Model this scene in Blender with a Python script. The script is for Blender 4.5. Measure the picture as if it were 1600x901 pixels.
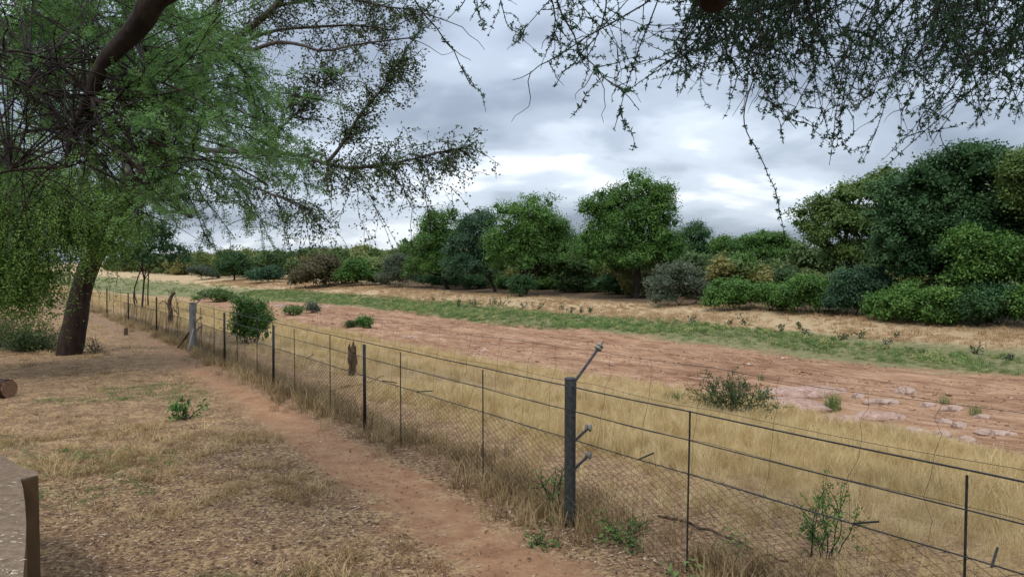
import bpy, math, random
import numpy as np

# ------------------------------------------------------------------ clean
for o in list(bpy.data.objects):
    bpy.data.objects.remove(o)
scene = bpy.context.scene
COL = scene.collection
R = math.radians

# ------------------------------------------------------------------ camera
FPX = 1164.0                       # focal length in pixels of the 1600 px wide photograph
PITCH = math.atan(40.5 / FPX)      # the horizon lies 40 px above the centre
EYE = np.array((0.0, 0.0, 2.4))
cam_d = bpy.data.cameras.new('camera')
cam_d.sensor_width = 36.0
cam_d.lens = 36.0 * FPX / 1600.0
cam_d.clip_start = 0.05
cam_d.clip_end = 6000
cam = bpy.data.objects.new('camera', cam_d)
cam.location = EYE
cam.rotation_euler = (R(90) - PITCH, 0, 0)
COL.objects.link(cam)
scene.camera = cam

# ------------------------------------------------------------------ world, sun, exposure
SUN_EL, SUN_AZ = R(58), R(205)     # azimuth clockwise from +Y: behind the camera, a little to its left
world = bpy.data.worlds.new('World')
scene.world = world
world.use_nodes = True
nt = world.node_tree
nt.nodes.clear()
def wn(t, **k):
    n = nt.nodes.new(t)
    for a, b in k.items():
        setattr(n, a, b)
    return n
L = nt.links.new
w_out = wn('ShaderNodeOutputWorld')
w_bg = wn('ShaderNodeBackground')
w_bg.inputs['Strength'].default_value = 0.1
L(w_bg.outputs[0], w_out.inputs['Surface'])
sky = wn('ShaderNodeTexSky', sky_type='NISHITA', sun_disc=False)
sky.sun_elevation = SUN_EL
sky.sun_rotation = SUN_AZ
tc = wn('ShaderNodeTexCoord')
sep = wn('ShaderNodeSeparateXYZ')
L(tc.outputs['Generated'], sep.inputs[0])
def wmath(op, a, b=None, c=None, clamp=False):
    n = wn('ShaderNodeMath', operation=op, use_clamp=clamp)
    for i, v in enumerate((a, b, c)):
        if v is None:
            continue
        if isinstance(v, (int, float)):
            n.inputs[i].default_value = v
        else:
            L(v, n.inputs[i])
    return n.outputs[0]
zc = wmath('MAXIMUM', sep.outputs['Z'], 0.0)
den = wmath('ADD', zc, 0.22)
cx = wmath('DIVIDE', sep.outputs['X'], den)
cy = wmath('DIVIDE', sep.outputs['Y'], den)
comb = wn('ShaderNodeCombineXYZ')
L(cx, comb.inputs[0]); L(cy, comb.inputs[1])
def wnoise(scale, detail, rough, off, dist=0.0):
    m = wn('ShaderNodeVectorMath', operation='ADD')
    m.inputs[1].default_value = off
    L(comb.outputs[0], m.inputs[0])
    n = wn('ShaderNodeTexNoise')
    n.inputs['Scale'].default_value = scale
    n.inputs['Detail'].default_value = detail
    n.inputs['Roughness'].default_value = rough
    n.inputs['Distortion'].default_value = dist
    L(m.outputs[0], n.inputs['Vector'])
    return n.outputs['Fac']
n1 = wnoise(1.05, 6.0, 0.46, (15.2, 2.2, 0.0), 0.15)
n2 = wnoise(2.3, 6.0, 0.5, (2.2, 15.2, 4.0), 0.3)
nn = wmath('ADD', wmath('MULTIPLY', n1, 0.72), wmath('MULTIPLY', n2, 0.28))
ramp = wn('ShaderNodeValToRGB')
ramp.color_ramp.interpolation = 'EASE'
e = ramp.color_ramp.elements
e[0].position = 0.38; e[0].color = (0.92, 0.98, 1.04, 1)
e[1].position = 0.61; e[1].color = (0.285, 0.335, 0.425, 1)
x = e.new(0.44); x.color = (0.62, 0.70, 0.81, 1)
x = e.new(0.51); x.color = (0.43, 0.50, 0.60, 1)
L(nn, ramp.inputs[0])
# an overcast sky is about twice as bright overhead as near the horizon
gain = wmath('MULTIPLY_ADD', zc, 1.5, 0.70)
gain10 = wmath('MULTIPLY', gain, 10.0)
cl = wn('ShaderNodeVectorMath', operation='SCALE')
L(ramp.outputs[0], cl.inputs[0]); L(gain10, cl.inputs['Scale'])
mixw = wn('ShaderNodeMixRGB')
mixw.inputs[0].default_value = 0.93
L(sky.outputs[0], mixw.inputs[1]); L(cl.outputs[0], mixw.inputs[2])
L(mixw.outputs[0], w_bg.inputs['Color'])

sun_d = bpy.data.lights.new('sun', 'SUN')
sun_d.energy = 1.5
sun_d.angle = R(11)
sun_d.color = (1.0, 0.95, 0.88)
sun = bpy.data.objects.new('sun', sun_d)
sun.rotation_euler = (R(90) - SUN_EL, 0, math.pi - SUN_AZ)
COL.objects.link(sun)

vs = scene.view_settings
vs.view_transform = 'Standard'
vs.look = 'None'
vs.gamma = 1.0
vs.exposure = 0.45
vs.use_curve_mapping = False
scene.render.engine = 'CYCLES'
cy_ = scene.cycles
cy_.use_denoising = True
cy_.max_bounces = 5
cy_.diffuse_bounces = 3
cy_.glossy_bounces = 2
cy_.transmission_bounces = 3
cy_.transparent_max_bounces = 4
cy_.caustics_reflective = False
cy_.caustics_refractive = False

# ------------------------------------------------------------------ projection and terrain
NV = np.array((0.8, 0.6))          # across the river
UV = np.array((-0.6, 0.8))         # along the river
def st_of(x, y):
    return x * NV[0] + y * NV[1], x * UV[0] + y * UV[1]
def xy_of(s, t):
    return s * NV[0] + t * UV[0], s * NV[1] + t * UV[1]

_S = np.array([-1500, -60, -8, 5.4, 7.2, 12, 19.2, 20.6, 31.5, 33.0, 38.5, 45, 60, 120, 400, 2500], float)
_Z = np.array([2.0, 0.1, 0.0, 0.0, -.16, -.95, -1.98, -2.12, -2.12, -1.85, -1.5, -.98, -.55, .2, 2.0, 6.0], float)
def height(s, t):
    s = np.asarray(s, float); t = np.asarray(t, float)
    wob = 0.55 * np.sin(t * .21 + 1.0) + 0.35 * np.sin(t * .53 + 2.2)
    k = np.clip((s - 9) / 8, 0, 1)
    ss = s + wob * k * np.clip((60 - s) / 20, 0, 1)
    z = np.interp(ss, _S, _Z) * .5 + .25 * (np.interp(ss - .5, _S, _Z) + np.interp(ss + .5, _S, _Z))
    near = np.clip(1 - np.abs(s) / 400, 0, 1)
    b = .025 * np.sin(s * 1.3 + t * .4) * np.sin(t * .9 - s * .3 + .5) + .015 * np.sin(s * 2.9 + 1.3) * np.sin(t * 2.3 + .4)
    big = np.clip((s - 40) / 40, 0, 1) * (.35 * np.sin(s * .05 + t * .031) + .3 * np.sin(t * .07 + 1.2))
    mid = .05 * np.sin(s * .9 + .3 * t) * np.clip((s - 6) / 5, 0, 1)
    inb = np.clip((s - 20) / 1.5, 0, 1) * np.clip((32 - s) / 1.5, 0, 1)
    mid = mid + inb * (.05 * np.sin(s * 2.3 + 1.1 * np.sin(t * .17)) + .035 * np.sin(s * 4.1 + 1.6 * np.sin(t * .31 + 1)) + .03 * np.sin(s * 1.1 - t * .6) * np.sin(t * 1.1 + s * .5))
    return z + (b + mid) * near + big * near
def ray(px, py):
    x = (px - 800.0) / FPX; y = (450.5 - py) / FPX
    c, s_ = math.cos(PITCH), math.sin(PITCH)
    return np.array((x, c + y * s_, -s_ + y * c))
def P(px, py, d):
    """the point d metres in front of the eye on the line of sight of a photograph pixel"""
    return EYE + ray(px, py) * d
def hz(x, y):
    s, t = st_of(x, y)
    return float(height(s, t))
def G(px, py):
    """where that line of sight meets the ground"""
    r = ray(px, py); d = 2.0; last = d
    while d < 1500:
        p = EYE + r * d
        if p[2] < hz(p[0], p[1]):
            lo, hi = last, d
            for _ in range(30):
                m = .5 * (lo + hi); p = EYE + r * m
                if p[2] < hz(p[0], p[1]): hi = m
                else: lo = m
            return EYE + r * hi
        last = d; d *= 1.01
    return EYE + r * 300
def project(p):
    q = np.asarray(p) - EYE
    c, s_ = math.cos(PITCH), math.sin(PITCH)
    f = q[1] * c - q[2] * s_; u = q[1] * s_ + q[2] * c
    return 800 + FPX * q[0] / f, 450.5 - FPX * u / f, f

# ------------------------------------------------------------------ materials
def nodes_of(name):
    m = bpy.data.materials.new(name)
    m.use_nodes = True
    t = m.node_tree
    t.nodes.clear()
    out = t.nodes.new('ShaderNodeOutputMaterial')
    return m, t, out
def bark_mat(name, c1, c2, scale=9.0, bump=.6, rough=.9, stretch=.25):
    m, t, out = nodes_of(name)
    b = t.nodes.new('ShaderNodeBsdfPrincipled')
    tcn = t.nodes.new('ShaderNodeTexCoord'); mp = t.nodes.new('ShaderNodeMapping')
    mp.inputs['Scale'].default_value = (1, 1, stretch)
    n = t.nodes.new('ShaderNodeTexNoise'); n.inputs['Scale'].default_value = scale
    n.inputs['Detail'].default_value = 6; n.inputs['Roughness'].default_value = .65
    r = t.nodes.new('ShaderNodeValToRGB')
    r.color_ramp.elements[0].position = .3; r.color_ramp.elements[0].color = (*c1, 1)
    r.color_ramp.elements[1].position = .7; r.color_ramp.elements[1].color = (*c2, 1)
    bu = t.nodes.new('ShaderNodeBump'); bu.inputs['Strength'].default_value = bump; bu.inputs['Distance'].default_value = .03
    l = t.links.new
    l(tcn.outputs['Object'], mp.inputs[0]); l(mp.outputs[0], n.inputs['Vector'])
    l(n.outputs['Fac'], r.inputs[0]); l(r.outputs[0], b.inputs['Base Color'])
    l(n.outputs['Fac'], bu.inputs['Height']); l(bu.outputs[0], b.inputs['Normal'])
    b.inputs['Roughness'].default_value = rough
    b.inputs['Specular IOR Level'].default_value = .2
    l(b.outputs[0], out.inputs[0])
    return m
def leaf_mat(name, cols, trans=.3, rough=.55, spec=.25, source='tint'):
    """cols: colours from dark to light over a leaf's own random value"""
    m, t, out = nodes_of(name)
    l = t.links.new
    if source == 'tint':
        a = t.nodes.new('ShaderNodeAttribute'); a.attribute_name = 'tint'; val = a.outputs['Fac']
    else:
        a = t.nodes.new('ShaderNodeObjectInfo'); val = a.outputs['Random']
    r = t.nodes.new('ShaderNodeValToRGB')
    el = r.color_ramp.elements
    el[0].position = 0; el[0].color = (*cols[0], 1)
    el[1].position = 1; el[1].color = (*cols[-1], 1)
    for i, c in enumerate(cols[1:-1]):
        q = el.new((i + 1) / (len(cols) - 1)); q.color = (*c, 1)
    l(val, r.inputs[0])
    b = t.nodes.new('ShaderNodeBsdfPrincipled')
    b.inputs['Roughness'].default_value = rough; b.inputs['Specular IOR Level'].default_value = spec
    l(r.outputs[0], b.inputs['Base Color'])
    tr = t.nodes.new('ShaderNodeBsdfTranslucent'); l(r.outputs[0], tr.inputs[0])
    mx = t.nodes.new('ShaderNodeMixShader'); mx.inputs[0].default_value = trans
    l(b.outputs[0], mx.inputs[1]); l(tr.outputs[0], mx.inputs[2]); l(mx.outputs[0], out.inputs[0])
    return m
def metal_mat(name, c1, c2, rough=.6, metallic=.3, scale=25):
    m, t, out = nodes_of(name)
    l = t.links.new
    tcn = t.nodes.new('ShaderNodeTexCoord')
    n = t.nodes.new('ShaderNodeTexNoise'); n.inputs['Scale'].default_value = scale; n.inputs['Detail'].default_value = 5
    r = t.nodes.new('ShaderNodeValToRGB')
    r.color_ramp.elements[0].position = .38; r.color_ramp.elements[0].color = (*c1, 1)
    r.color_ramp.elements[1].position = .68; r.color_ramp.elements[1].color = (*c2, 1)
    b = t.nodes.new('ShaderNodeBsdfPrincipled')
    b.inputs['Roughness'].default_value = rough; b.inputs['Metallic'].default_value = metallic
    l(tcn.outputs['Object'], n.inputs['Vector']); l(n.outputs['Fac'], r.inputs[0]); l(r.outputs[0], b.inputs['Base Color'])
    l(b.outputs[0], out.inputs[0])
    return m

def earth_material():
    m, t, out = nodes_of('earth')
    l = t.links.new
    def nd(k, **kw):
        n = t.nodes.new(k)
        for a, b in kw.items(): setattr(n, a, b)
        return n
    def mth(op, a, b=None, c=None, clamp=False):
        n = nd('ShaderNodeMath', operation=op, use_clamp=clamp)
        for i, v in enumerate((a, b, c)):
            if v is None: continue
            if isinstance(v, (int, float)): n.inputs[i].default_value = v
            else: l(v, n.inputs[i])
        return n.outputs[0]
    geo = nd('ShaderNodeNewGeometry')
    def dot(v):
        n = nd('ShaderNodeVectorMath', operation='DOT_PRODUCT')
        n.inputs[1].default_value = v
        l(geo.outputs['Position'], n.inputs[0]); return n.outputs['Value']
    S = dot((NV[0], NV[1], 0)); T = dot((UV[0], UV[1], 0))
    def noise(scale, detail=5, rough=.6, vec=None, dist=0.):
        n = nd('ShaderNodeTexNoise')
        n.inputs['Scale'].default_value = scale; n.inputs['Detail'].default_value = detail
        n.inputs['Roughness'].default_value = rough; n.inputs['Distortion'].default_value = dist
        l(vec if vec is not None else geo.outputs['Position'], n.inputs['Vector'])
        return n.outputs['Fac']
    def ramp(v, stops):
        r = nd('ShaderNodeValToRGB'); el = r.color_ramp.elements
        el[0].position = stops[0][0]; el[0].color = (*stops[0][1], 1)
        el[1].position = stops[-1][0]; el[1].color = (*stops[-1][1], 1)
        for p, c in stops[1:-1]:
            q = el.new(p); q.color = (*c, 1)
        l(v, r.inputs[0]); return r.outputs[0]
    def mix(f, a, b):
        n = nd('ShaderNodeMixRGB'); l(f, n.inputs[0]); l(a, n.inputs[1]); l(b, n.inputs[2]); return n.outputs[0]
    def step(v, a, b):
        n = nd('ShaderNodeMapRange', interpolation_type='SMOOTHSTEP')
        n.inputs['From Min'].default_value = a; n.inputs['From Max'].default_value = b
        l(v, n.inputs['Value']); return n.outputs['Result']
    nA = noise(.55, 4, .6); nB = noise(3.2, 6, .65); nC = noise(22, 5, .7); nD = noise(75, 3, .7)
    # flat axes: stretched along the flow for the river bed
    cb = nd('ShaderNodeCombineXYZ'); l(mth('MULTIPLY', S, 1.0), cb.inputs[0]); l(mth('MULTIPLY', T, .30), cb.inputs[1])
    nF = noise(2.1, 9, .74, cb.outputs[0], .6); nF2 = noise(.42, 5, .6, cb.outputs[0], .4)
    # --- colours of each ground
    litter = ramp(nC, [(.32, (.035, .021, .013)), (.45, (.135, .080, .047)), (.57, (.26, .165, .098)), (.72, (.46, .335, .22))])
    soil = ramp(nB, [(.3, (.12, .066, .037)), (.7, (.24, .142, .08))])
    lawn = mix(step(nD, .35, .62), soil, litter)
    straw = ramp(nC, [(.3, (.17, .105, .05)), (.5, (.32, .215, .108)), (.72, (.48, .345, .185))])
    lawn = mix(mth('MULTIPLY', step(mth('ADD', mth('MULTIPLY', nB, .5), mth('MULTIPLY', nC, .5)), .46, .58), .7), lawn, straw)
    path = ramp(nB, [(.28, (.20, .098, .052)), (.5, (.305, .165, .090)), (.75, (.40, .245, .145))])
    path = mix(mth('MULTIPLY', step(nD, .52, .7), .55), path, litter)
    sand = ramp(nF, [(.37, (.075, .034, .019)), (.44, (.20, .100, .055)), (.51, (.31, .172, .098)), (.59, (.41, .262, .165)), (.68, (.57, .425, .305))])
    sand2 = ramp(nF2, [(.38, (.14, .066, .035)), (.62, (.39, .24, .145))])
    sand = mix(.45 if False else mth('MULTIPLY', nA, .8), sand, sand2)
    sand = mix(mth('MULTIPLY', step(nC, .52, .64), .7), sand, ramp(nB, [(.3, (.22, .12, .08)), (.7, (.30, .17, .11))]))
    herb = ramp(nB, [(.3, (.10, .10, .045)), (.55, (.18, .17, .08)), (.75, (.30, .24, .13))])
    farb = ramp(nB, [(.28, (.27, .18, .10)), (.5, (.39, .285, .165)), (.75, (.48, .37, .225))])
    farb = mix(mth('MULTIPLY', step(nA, .5, .7), .5), farb, ramp(nC, [(.3, (.28, .17, .10)), (.7, (.40, .27, .165))]))
    wood = ramp(nB, [(.3, (.06, .042, .026)), (.7, (.15, .10, .06))])
    # --- where each lies, across the river
    wob = mth('MULTIPLY', mth('SUBTRACT', nA, .5), 3.2)
    wob2 = mth('MULTIPLY', mth('SUBTRACT', nB, .5), 1.2)
    Sw = mth('ADD', S, mth('ADD', wob, wob2))
    small = mth('MULTIPLY', mth('SUBTRACT', nB, .5), 1.3)
    small2 = mth('ADD', small, mth('MULTIPLY', mth('SUBTRACT', nA, .5), .9))
    # footpath: distance from its centre line
    pc = mth('MULTIPLY_ADD', T, .085, 3.13)
    pd = mth('ABSOLUTE', mth('SUBTRACT', S, pc))
    pm = mth('SUBTRACT', 1.0, step(mth('ADD', pd, mth('MULTIPLY', small2, 1.2)), .12, .72))
    pm = mth('MULTIPLY', pm, mth('SUBTRACT', 1.0, step(T, 18, 34)))
    col = mix(mth('MULTIPLY', pm, .92), lawn, path)
    fl = mth('MULTIPLY', step(mth('ADD', S, mth('MULTIPLY', small, .5)), 4.15, 4.5), mth('SUBTRACT', 1.0, step(S, 5.1, 6.2)))
    col = mix(mth('MULTIPLY', fl, .6), col, litter)
    col = mix(mth('MULTIPLY', step(mth('ADD', S, small), 5.6, 8.5), .8), col, straw)
    edge = mth('MULTIPLY', mth('SUBTRACT', T, 62), .11)
    bed = step(mth('SUBTRACT', Sw, mth('MAXIMUM', edge, 0.0)), 18.9, 19.9)
    col = mix(bed, col, sand)
    g0 = mth('MAXIMUM', mth('MULTIPLY', mth('SUBTRACT', T, 76), .3), 0.0)
    col = mix(step(mth('ADD', Sw, g0), 31.6, 32.6), col, herb)
    col = mix(step(Sw, 36.8, 39.5), col, farb)
    col = mix(step(Sw, 44.8, 47.5), col, wood)
    wfar = step(T, 90, 130)
    col = mix(mth('MULTIPLY', wfar, step(S, 33, 38)), col, farb)
    b = nd('ShaderNodeBsdfPrincipled')
    b.inputs['Roughness'].default_value = .95; b.inputs['Specular IOR Level'].default_value = .1
    l(col, b.inputs['Base Color'])
    bu = nd('ShaderNodeBump'); bu.inputs['Strength'].default_value = .8; bu.inputs['Distance'].default_value = .05
    hgt = mth('ADD', mth('MULTIPLY', nC, .5), mth('MULTIPLY', nB, .9))
    hgt = mth('ADD', hgt, mth('MULTIPLY', nD, .25))
    hgt = mth('ADD', hgt, mth('MULTIPLY', mth('MULTIPLY', mth('ADD', nF, mth('MULTIPLY', nB, .6)), bed), 3.4))
    l(hgt, bu.inputs['Height']); l(bu.outputs[0], b.inputs['Normal'])
    l(b.outputs[0], out.inputs[0])
    return m

M = {}
M['earth'] = earth_material()
M['bark_dark'] = bark_mat('bark_dark', (.010, .008, .007), (.050, .035, .026), 9, .9)
M['bark_red'] = bark_mat('bark_red', (.011, .008, .007), (.055, .032, .023), 10, 1.0)
M['bark_grey'] = bark_mat('bark_grey', (.040, .035, .032), (.105, .092, .085), 12, .5)
M['twig'] = bark_mat('twig', (.009, .007, .006), (.032, .022, .018), 30, .2)
M['dead_wood'] = bark_mat('dead_wood', (.018, .012, .009), (.12, .075, .045), 14, 1.0)
M['log_end'] = bark_mat('log_end', (.20, .10, .055), (.34, .20, .12), 18, .3, stretch=1)
M['concrete'] = bark_mat('concrete', (.10, .105, .105), (.22, .22, .21), 22, .3, stretch=1)
M['wall_paint'] = bark_mat('wall_paint', (.10, .066, .042), (.23, .165, .11), 19, .7, stretch=1)
M['paint_chip'] = bark_mat('paint_chip', (.34, .27, .18), (.46, .39, .28), 30, .3, stretch=1)
M['wall_side'] = bark_mat('wall_side', (.085, .05, .022), (.15, .09, .045), 6, .2, stretch=.4)  # brown side face, with its shadow painted in as a darker colour
M['black_steel'] = metal_mat('black_steel', (.012, .012, .013), (.035, .032, .03))
M['post_grey'] = metal_mat('post_grey', (.013, .016, .015), (.042, .047, .043), .75, 0., 40)
M['arm_grey'] = metal_mat('arm_grey', (.018, .019, .021), (.05, .052, .056), .7, 0.)
M['wire'] = metal_mat('wire', (.014, .016, .019), (.035, .037, .04), .55, .4)
M['mesh_wire'] = metal_mat('mesh_wire', (.018, .015, .013), (.055, .043, .034), .7, .2)
M['porcelain'] = metal_mat('porcelain', (.10, .095, .08), (.26, .24, .20), .5, 0)
def rock_mat(name, c1, c2, scale):
    m = bark_mat(name, c1, c2, scale, .8, .9, 1)
    t = m.node_tree; l = t.links.new
    b = next(n for n in t.nodes if n.type == 'BSDF_PRINCIPLED'); bu = next(n for n in t.nodes if n.type == 'BUMP')
    rp = next(n for n in t.nodes if n.type == 'VALTORGB'); tcn = next(n for n in t.nodes if n.type == 'TEX_COORD')
    v = t.nodes.new('ShaderNodeTexVoronoi'); v.feature = 'DISTANCE_TO_EDGE'; v.inputs['Scale'].default_value = scale * .55
    nz = t.nodes.new('ShaderNodeTexNoise'); nz.inputs['Scale'].default_value = scale * 1.5; nz.inputs['Detail'].default_value = 6
    ad = t.nodes.new('ShaderNodeMixRGB'); ad.blend_type = 'ADD'; ad.inputs[0].default_value = .35
    l(tcn.outputs['Object'], nz.inputs['Vector']); l(tcn.outputs['Object'], ad.inputs[1]); l(nz.outputs['Color'], ad.inputs[2]); l(ad.outputs[0], v.inputs['Vector'])
    r2 = t.nodes.new('ShaderNodeValToRGB'); r2.color_ramp.elements[0].color = (.35, .27, .22, 1); r2.color_ramp.elements[1].position = .05
    l(v.outputs['Distance'], r2.inputs[0])
    mu = t.nodes.new('ShaderNodeMixRGB'); mu.blend_type = 'MULTIPLY'; mu.inputs[0].default_value = .8
    l(rp.outputs[0], mu.inputs[1]); l(r2.outputs[0], mu.inputs[2]); l(mu.outputs[0], b.inputs['Base Color'])
    return m
M['rock'] = rock_mat('rock', (.24, .155, .12), (.40, .295, .24), 3.0)
M['bedrock'] = rock_mat('bedrock', (.22, .125, .09), (.41, .285, .23), 5.0)
# leaves
M['l_green'] = leaf_mat('l_green', [(.026, .072, .014), (.078, .165, .032), (.165, .285, .060)])
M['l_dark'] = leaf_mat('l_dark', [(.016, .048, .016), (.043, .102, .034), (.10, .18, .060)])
M['l_blue'] = leaf_mat('l_blue', [(.022, .056, .030), (.050, .108, .054), (.10, .17, .085)])
M['l_bright'] = leaf_mat('l_bright', [(.042, .100, .018), (.082, .172, .034), (.145, .25, .055)])
M['l_lime'] = leaf_mat('l_lime', [(.055, .10, .025), (.10, .16, .04), (.155, .22, .06)])
M['l_grey'] = leaf_mat('l_grey', [(0.050, 0.072, 0.042), (0.094, 0.117, 0.072), (0.150, 0.169, 0.102)])
M['l_brown'] = leaf_mat('l_brown', [(0.054, 0.054, 0.024), (0.102, 0.090, 0.042), (0.168, 0.132, 0.060)])
M['l_autumn'] = leaf_mat('l_autumn', [(.10, .10, .025), (.18, .14, .04), (.26, .17, .05)])
M['l_olive'] = leaf_mat('l_olive', [(.030, .052, .018), (.060, .092, .030), (.105, .125, .042)])
M['l_feather'] = leaf_mat('l_feather', [(.050, .115, .032), (.100, .200, .052), (.165, .290, .080)], .45)
M['l_acacia'] = leaf_mat('l_acacia', [(.018, .045, .024), (.035, .085, .04), (.06, .12, .05)], .35)
M['l_weep'] = leaf_mat('l_weep', [(.085, .155, .030), (.15, .26, .052), (.23, .36, .085)], .4)
M['g_straw'] = leaf_mat('g_straw', [(.33, .225, .095), (.46, .335, .155), (.57, .44, .22), (.66, .535, .31)], .3, .7, .15, 'obj')
M['g_dry'] = leaf_mat('g_dry', [(.20, .125, .055), (.34, .23, .105), (.47, .335, .165), (.57, .43, .24)], .3, .7, .15, 'obj')
M['g_litter'] = leaf_mat('g_litter', [(.05, .032, .02), (.14, .085, .05), (.25, .165, .10), (.50, .40, .30)], .1, .7, .15, 'obj')
M['g_brown'] = leaf_mat('g_brown', [(.11, .07, .034), (.22, .15, .07), (.35, .25, .125), (.46, .35, .19)], .25, .7, .15, 'obj')
M['clod'] = leaf_mat('clod', [(.15, .075, .045), (.26, .14, .085), (.36, .22, .14), (.42, .31, .24)], .02, .9, .1, 'obj')
M['g_green'] = leaf_mat('g_green', [(0.060, 0.108, 0.025), (0.120, 0.192, 0.050), (0.192, 0.240, 0.080)], .3, .6, .2, 'obj')
M['g_herb'] = leaf_mat('g_herb', [(.085, .15, .042), (.14, .21, .06), (.22, .27, .085), (.32, .30, .12)], .3, .6, .2, 'obj')
M['g_far'] = leaf_mat('g_far', [(0.334, 0.210, 0.103), (0.422, 0.286, 0.155), (0.493, 0.353, 0.215)], .3, .7, .15, 'obj')
M['w_far'] = leaf_mat('w_far', [(.065, .11, .04), (.105, .16, .05), (.16, .20, .065), (.23, .21, .07)], .3, .6, .2, 'obj')  # distant leaves, brightened in colour to stand for haze

# ------------------------------------------------------------------ mesh building
class MB:
    """collects vertices and faces for ONE mesh"""
    def __init__(self):
        self.v = []; self.q = []; self.t = []; self.tint = []; self.n = 0
    def add(self, v, quads=None, tris=None, tint=None):
        v = np.asarray(v, float).reshape(-1, 3)
        if quads is not None and len(quads): self.q.append(np.asarray(quads, int).reshape(-1, 4) + self.n)
        if tris is not None and len(tris): self.t.append(np.asarray(tris, int).reshape(-1, 3) + self.n)
        self.v.append(v); self.n += len(v)
        self.tint.append(np.full(len(v), .5) if tint is None else np.asarray(tint, float))
        return self
    def mesh(self, name, mat, smooth=False):
        v = np.concatenate(self.v) if self.v else np.zeros((0, 3))
        q = np.concatenate(self.q) if self.q else np.zeros((0, 4), int)
        t = np.concatenate(self.t) if self.t else np.zeros((0, 3), int)
        me = bpy.data.meshes.new(name)
        me.vertices.add(len(v)); me.vertices.foreach_set('co', v.astype(np.float32).ravel())
        nl = len(q) * 4 + len(t) * 3
        me.loops.add(nl)
        me.loops.foreach_set('vertex_index', np.concatenate((q.ravel(), t.ravel())).astype(np.int32))
        me.polygons.add(len(q) + len(t))
        st = np.concatenate((np.arange(len(q)) * 4, len(q) * 4 + np.arange(len(t)) * 3)).astype(np.int32)
        me.polygons.foreach_set('loop_start', st)
        if smooth:
            me.polygons.foreach_set('use_smooth', np.ones(len(q) + len(t), bool))
        a = me.attributes.new('tint', 'FLOAT', 'POINT')
        a.data.foreach_set('value', np.concatenate(self.tint).astype(np.float32) if self.tint else np.zeros(0, np.float32))
        me.update(calc_edges=True)
        me.validate()
        me.materials.append(M[mat] if isinstance(mat, str) else mat)
        return me
    def build(self, name, mat, parent=None, smooth=False):
        o = bpy.data.objects.new(name, self.mesh(name, mat, smooth))
        COL.objects.link(o)
        if parent is not None:
            o.parent = parent
            o.matrix_parent_inverse = parent.matrix_basis.inverted()
        return o
    def tube(self, pts, rad, sides=6, caps=True, jitter=0., rng=None):
        pts = np.asarray(pts, float); n = len(pts)
        rad = np.broadcast_to(np.asarray(rad, float), (n,)) if np.ndim(rad) == 0 or len(np.atleast_1d(rad)) == n else np.interp(np.linspace(0, 1, n), np.linspace(0, 1, len(rad)), rad)
        tg = np.gradient(pts, axis=0)
        tg /= np.linalg.norm(tg, axis=1)[:, None] + 1e-12
        ref = np.array((0, 0, 1.)) if abs(tg[0][2]) < .9 else np.array((1., 0, 0))
        a = np.cross(tg[0], ref); a /= np.linalg.norm(a)
        ang = np.arange(sides) * 2 * math.pi / sides
        V = np.zeros((n, sides, 3))
        for i in range(n):
            a = a - tg[i] * np.dot(a, tg[i]); a /= np.linalg.norm(a) + 1e-12
            b = np.cross(tg[i], a)
            r = rad[i] * (1 + (rng.uniform(-jitter, jitter, sides) if jitter and rng is not None else 0 * ang))
            V[i] = pts[i] + (np.cos(ang) * r)[:, None] * a + (np.sin(ang) * r)[:, None] * b
        i = np.arange(n - 1)[:, None] * sides; j = np.arange(sides)[None]; k = (j + 1) % sides
        q = np.stack((i + j, i + k, i + k + sides, i + j + sides), -1).reshape(-1, 4)
        base = self.n
        self.add(V.reshape(-1, 3), q)
        if caps and sides >= 3:
            for off, flip in ((0, True), ((n - 1) * sides, False)):
                c = pts[0] if flip else pts[-1]
                idx = np.arange(sides)
                vv = np.vstack((V[0 if flip else -1], c))
                tr = np.stack((np.full(sides, sides), (idx + 1) % sides if flip else idx, idx if flip else (idx + 1) % sides), -1)
                self.add(vv, tris=tr)
        return self
    def box(self, c, sz, rz=0.):
        x, y, z = np.asarray(sz, float) / 2
        v = np.array([(a, b, d) for d in (-z, z) for a, b in ((-x, -y), (x, -y), (x, y), (-x, y))])
        cs, sn = math.cos(rz), math.sin(rz)
        v = np.stack((v[:, 0] * cs - v[:, 1] * sn, v[:, 0] * sn + v[:, 1] * cs, v[:, 2]), -1) + np.asarray(c, float)
        return self.add(v, [(3, 2, 1, 0), (4, 5, 6, 7), (0, 1, 5, 4), (1, 2, 6, 5), (2, 3, 7, 6), (3, 0, 4, 7)])
    def prism(self, poly, z0, z1):
        poly = np.asarray(poly, float); n = len(poly)
        v = np.vstack((np.c_[poly, np.full(n, z0)], np.c_[poly, np.full(n, z1)]))
        i = np.arange(n)
        self.add(v, np.stack((i, (i + 1) % n, (i + 1) % n + n, i + n), -1))
        return self

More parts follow.
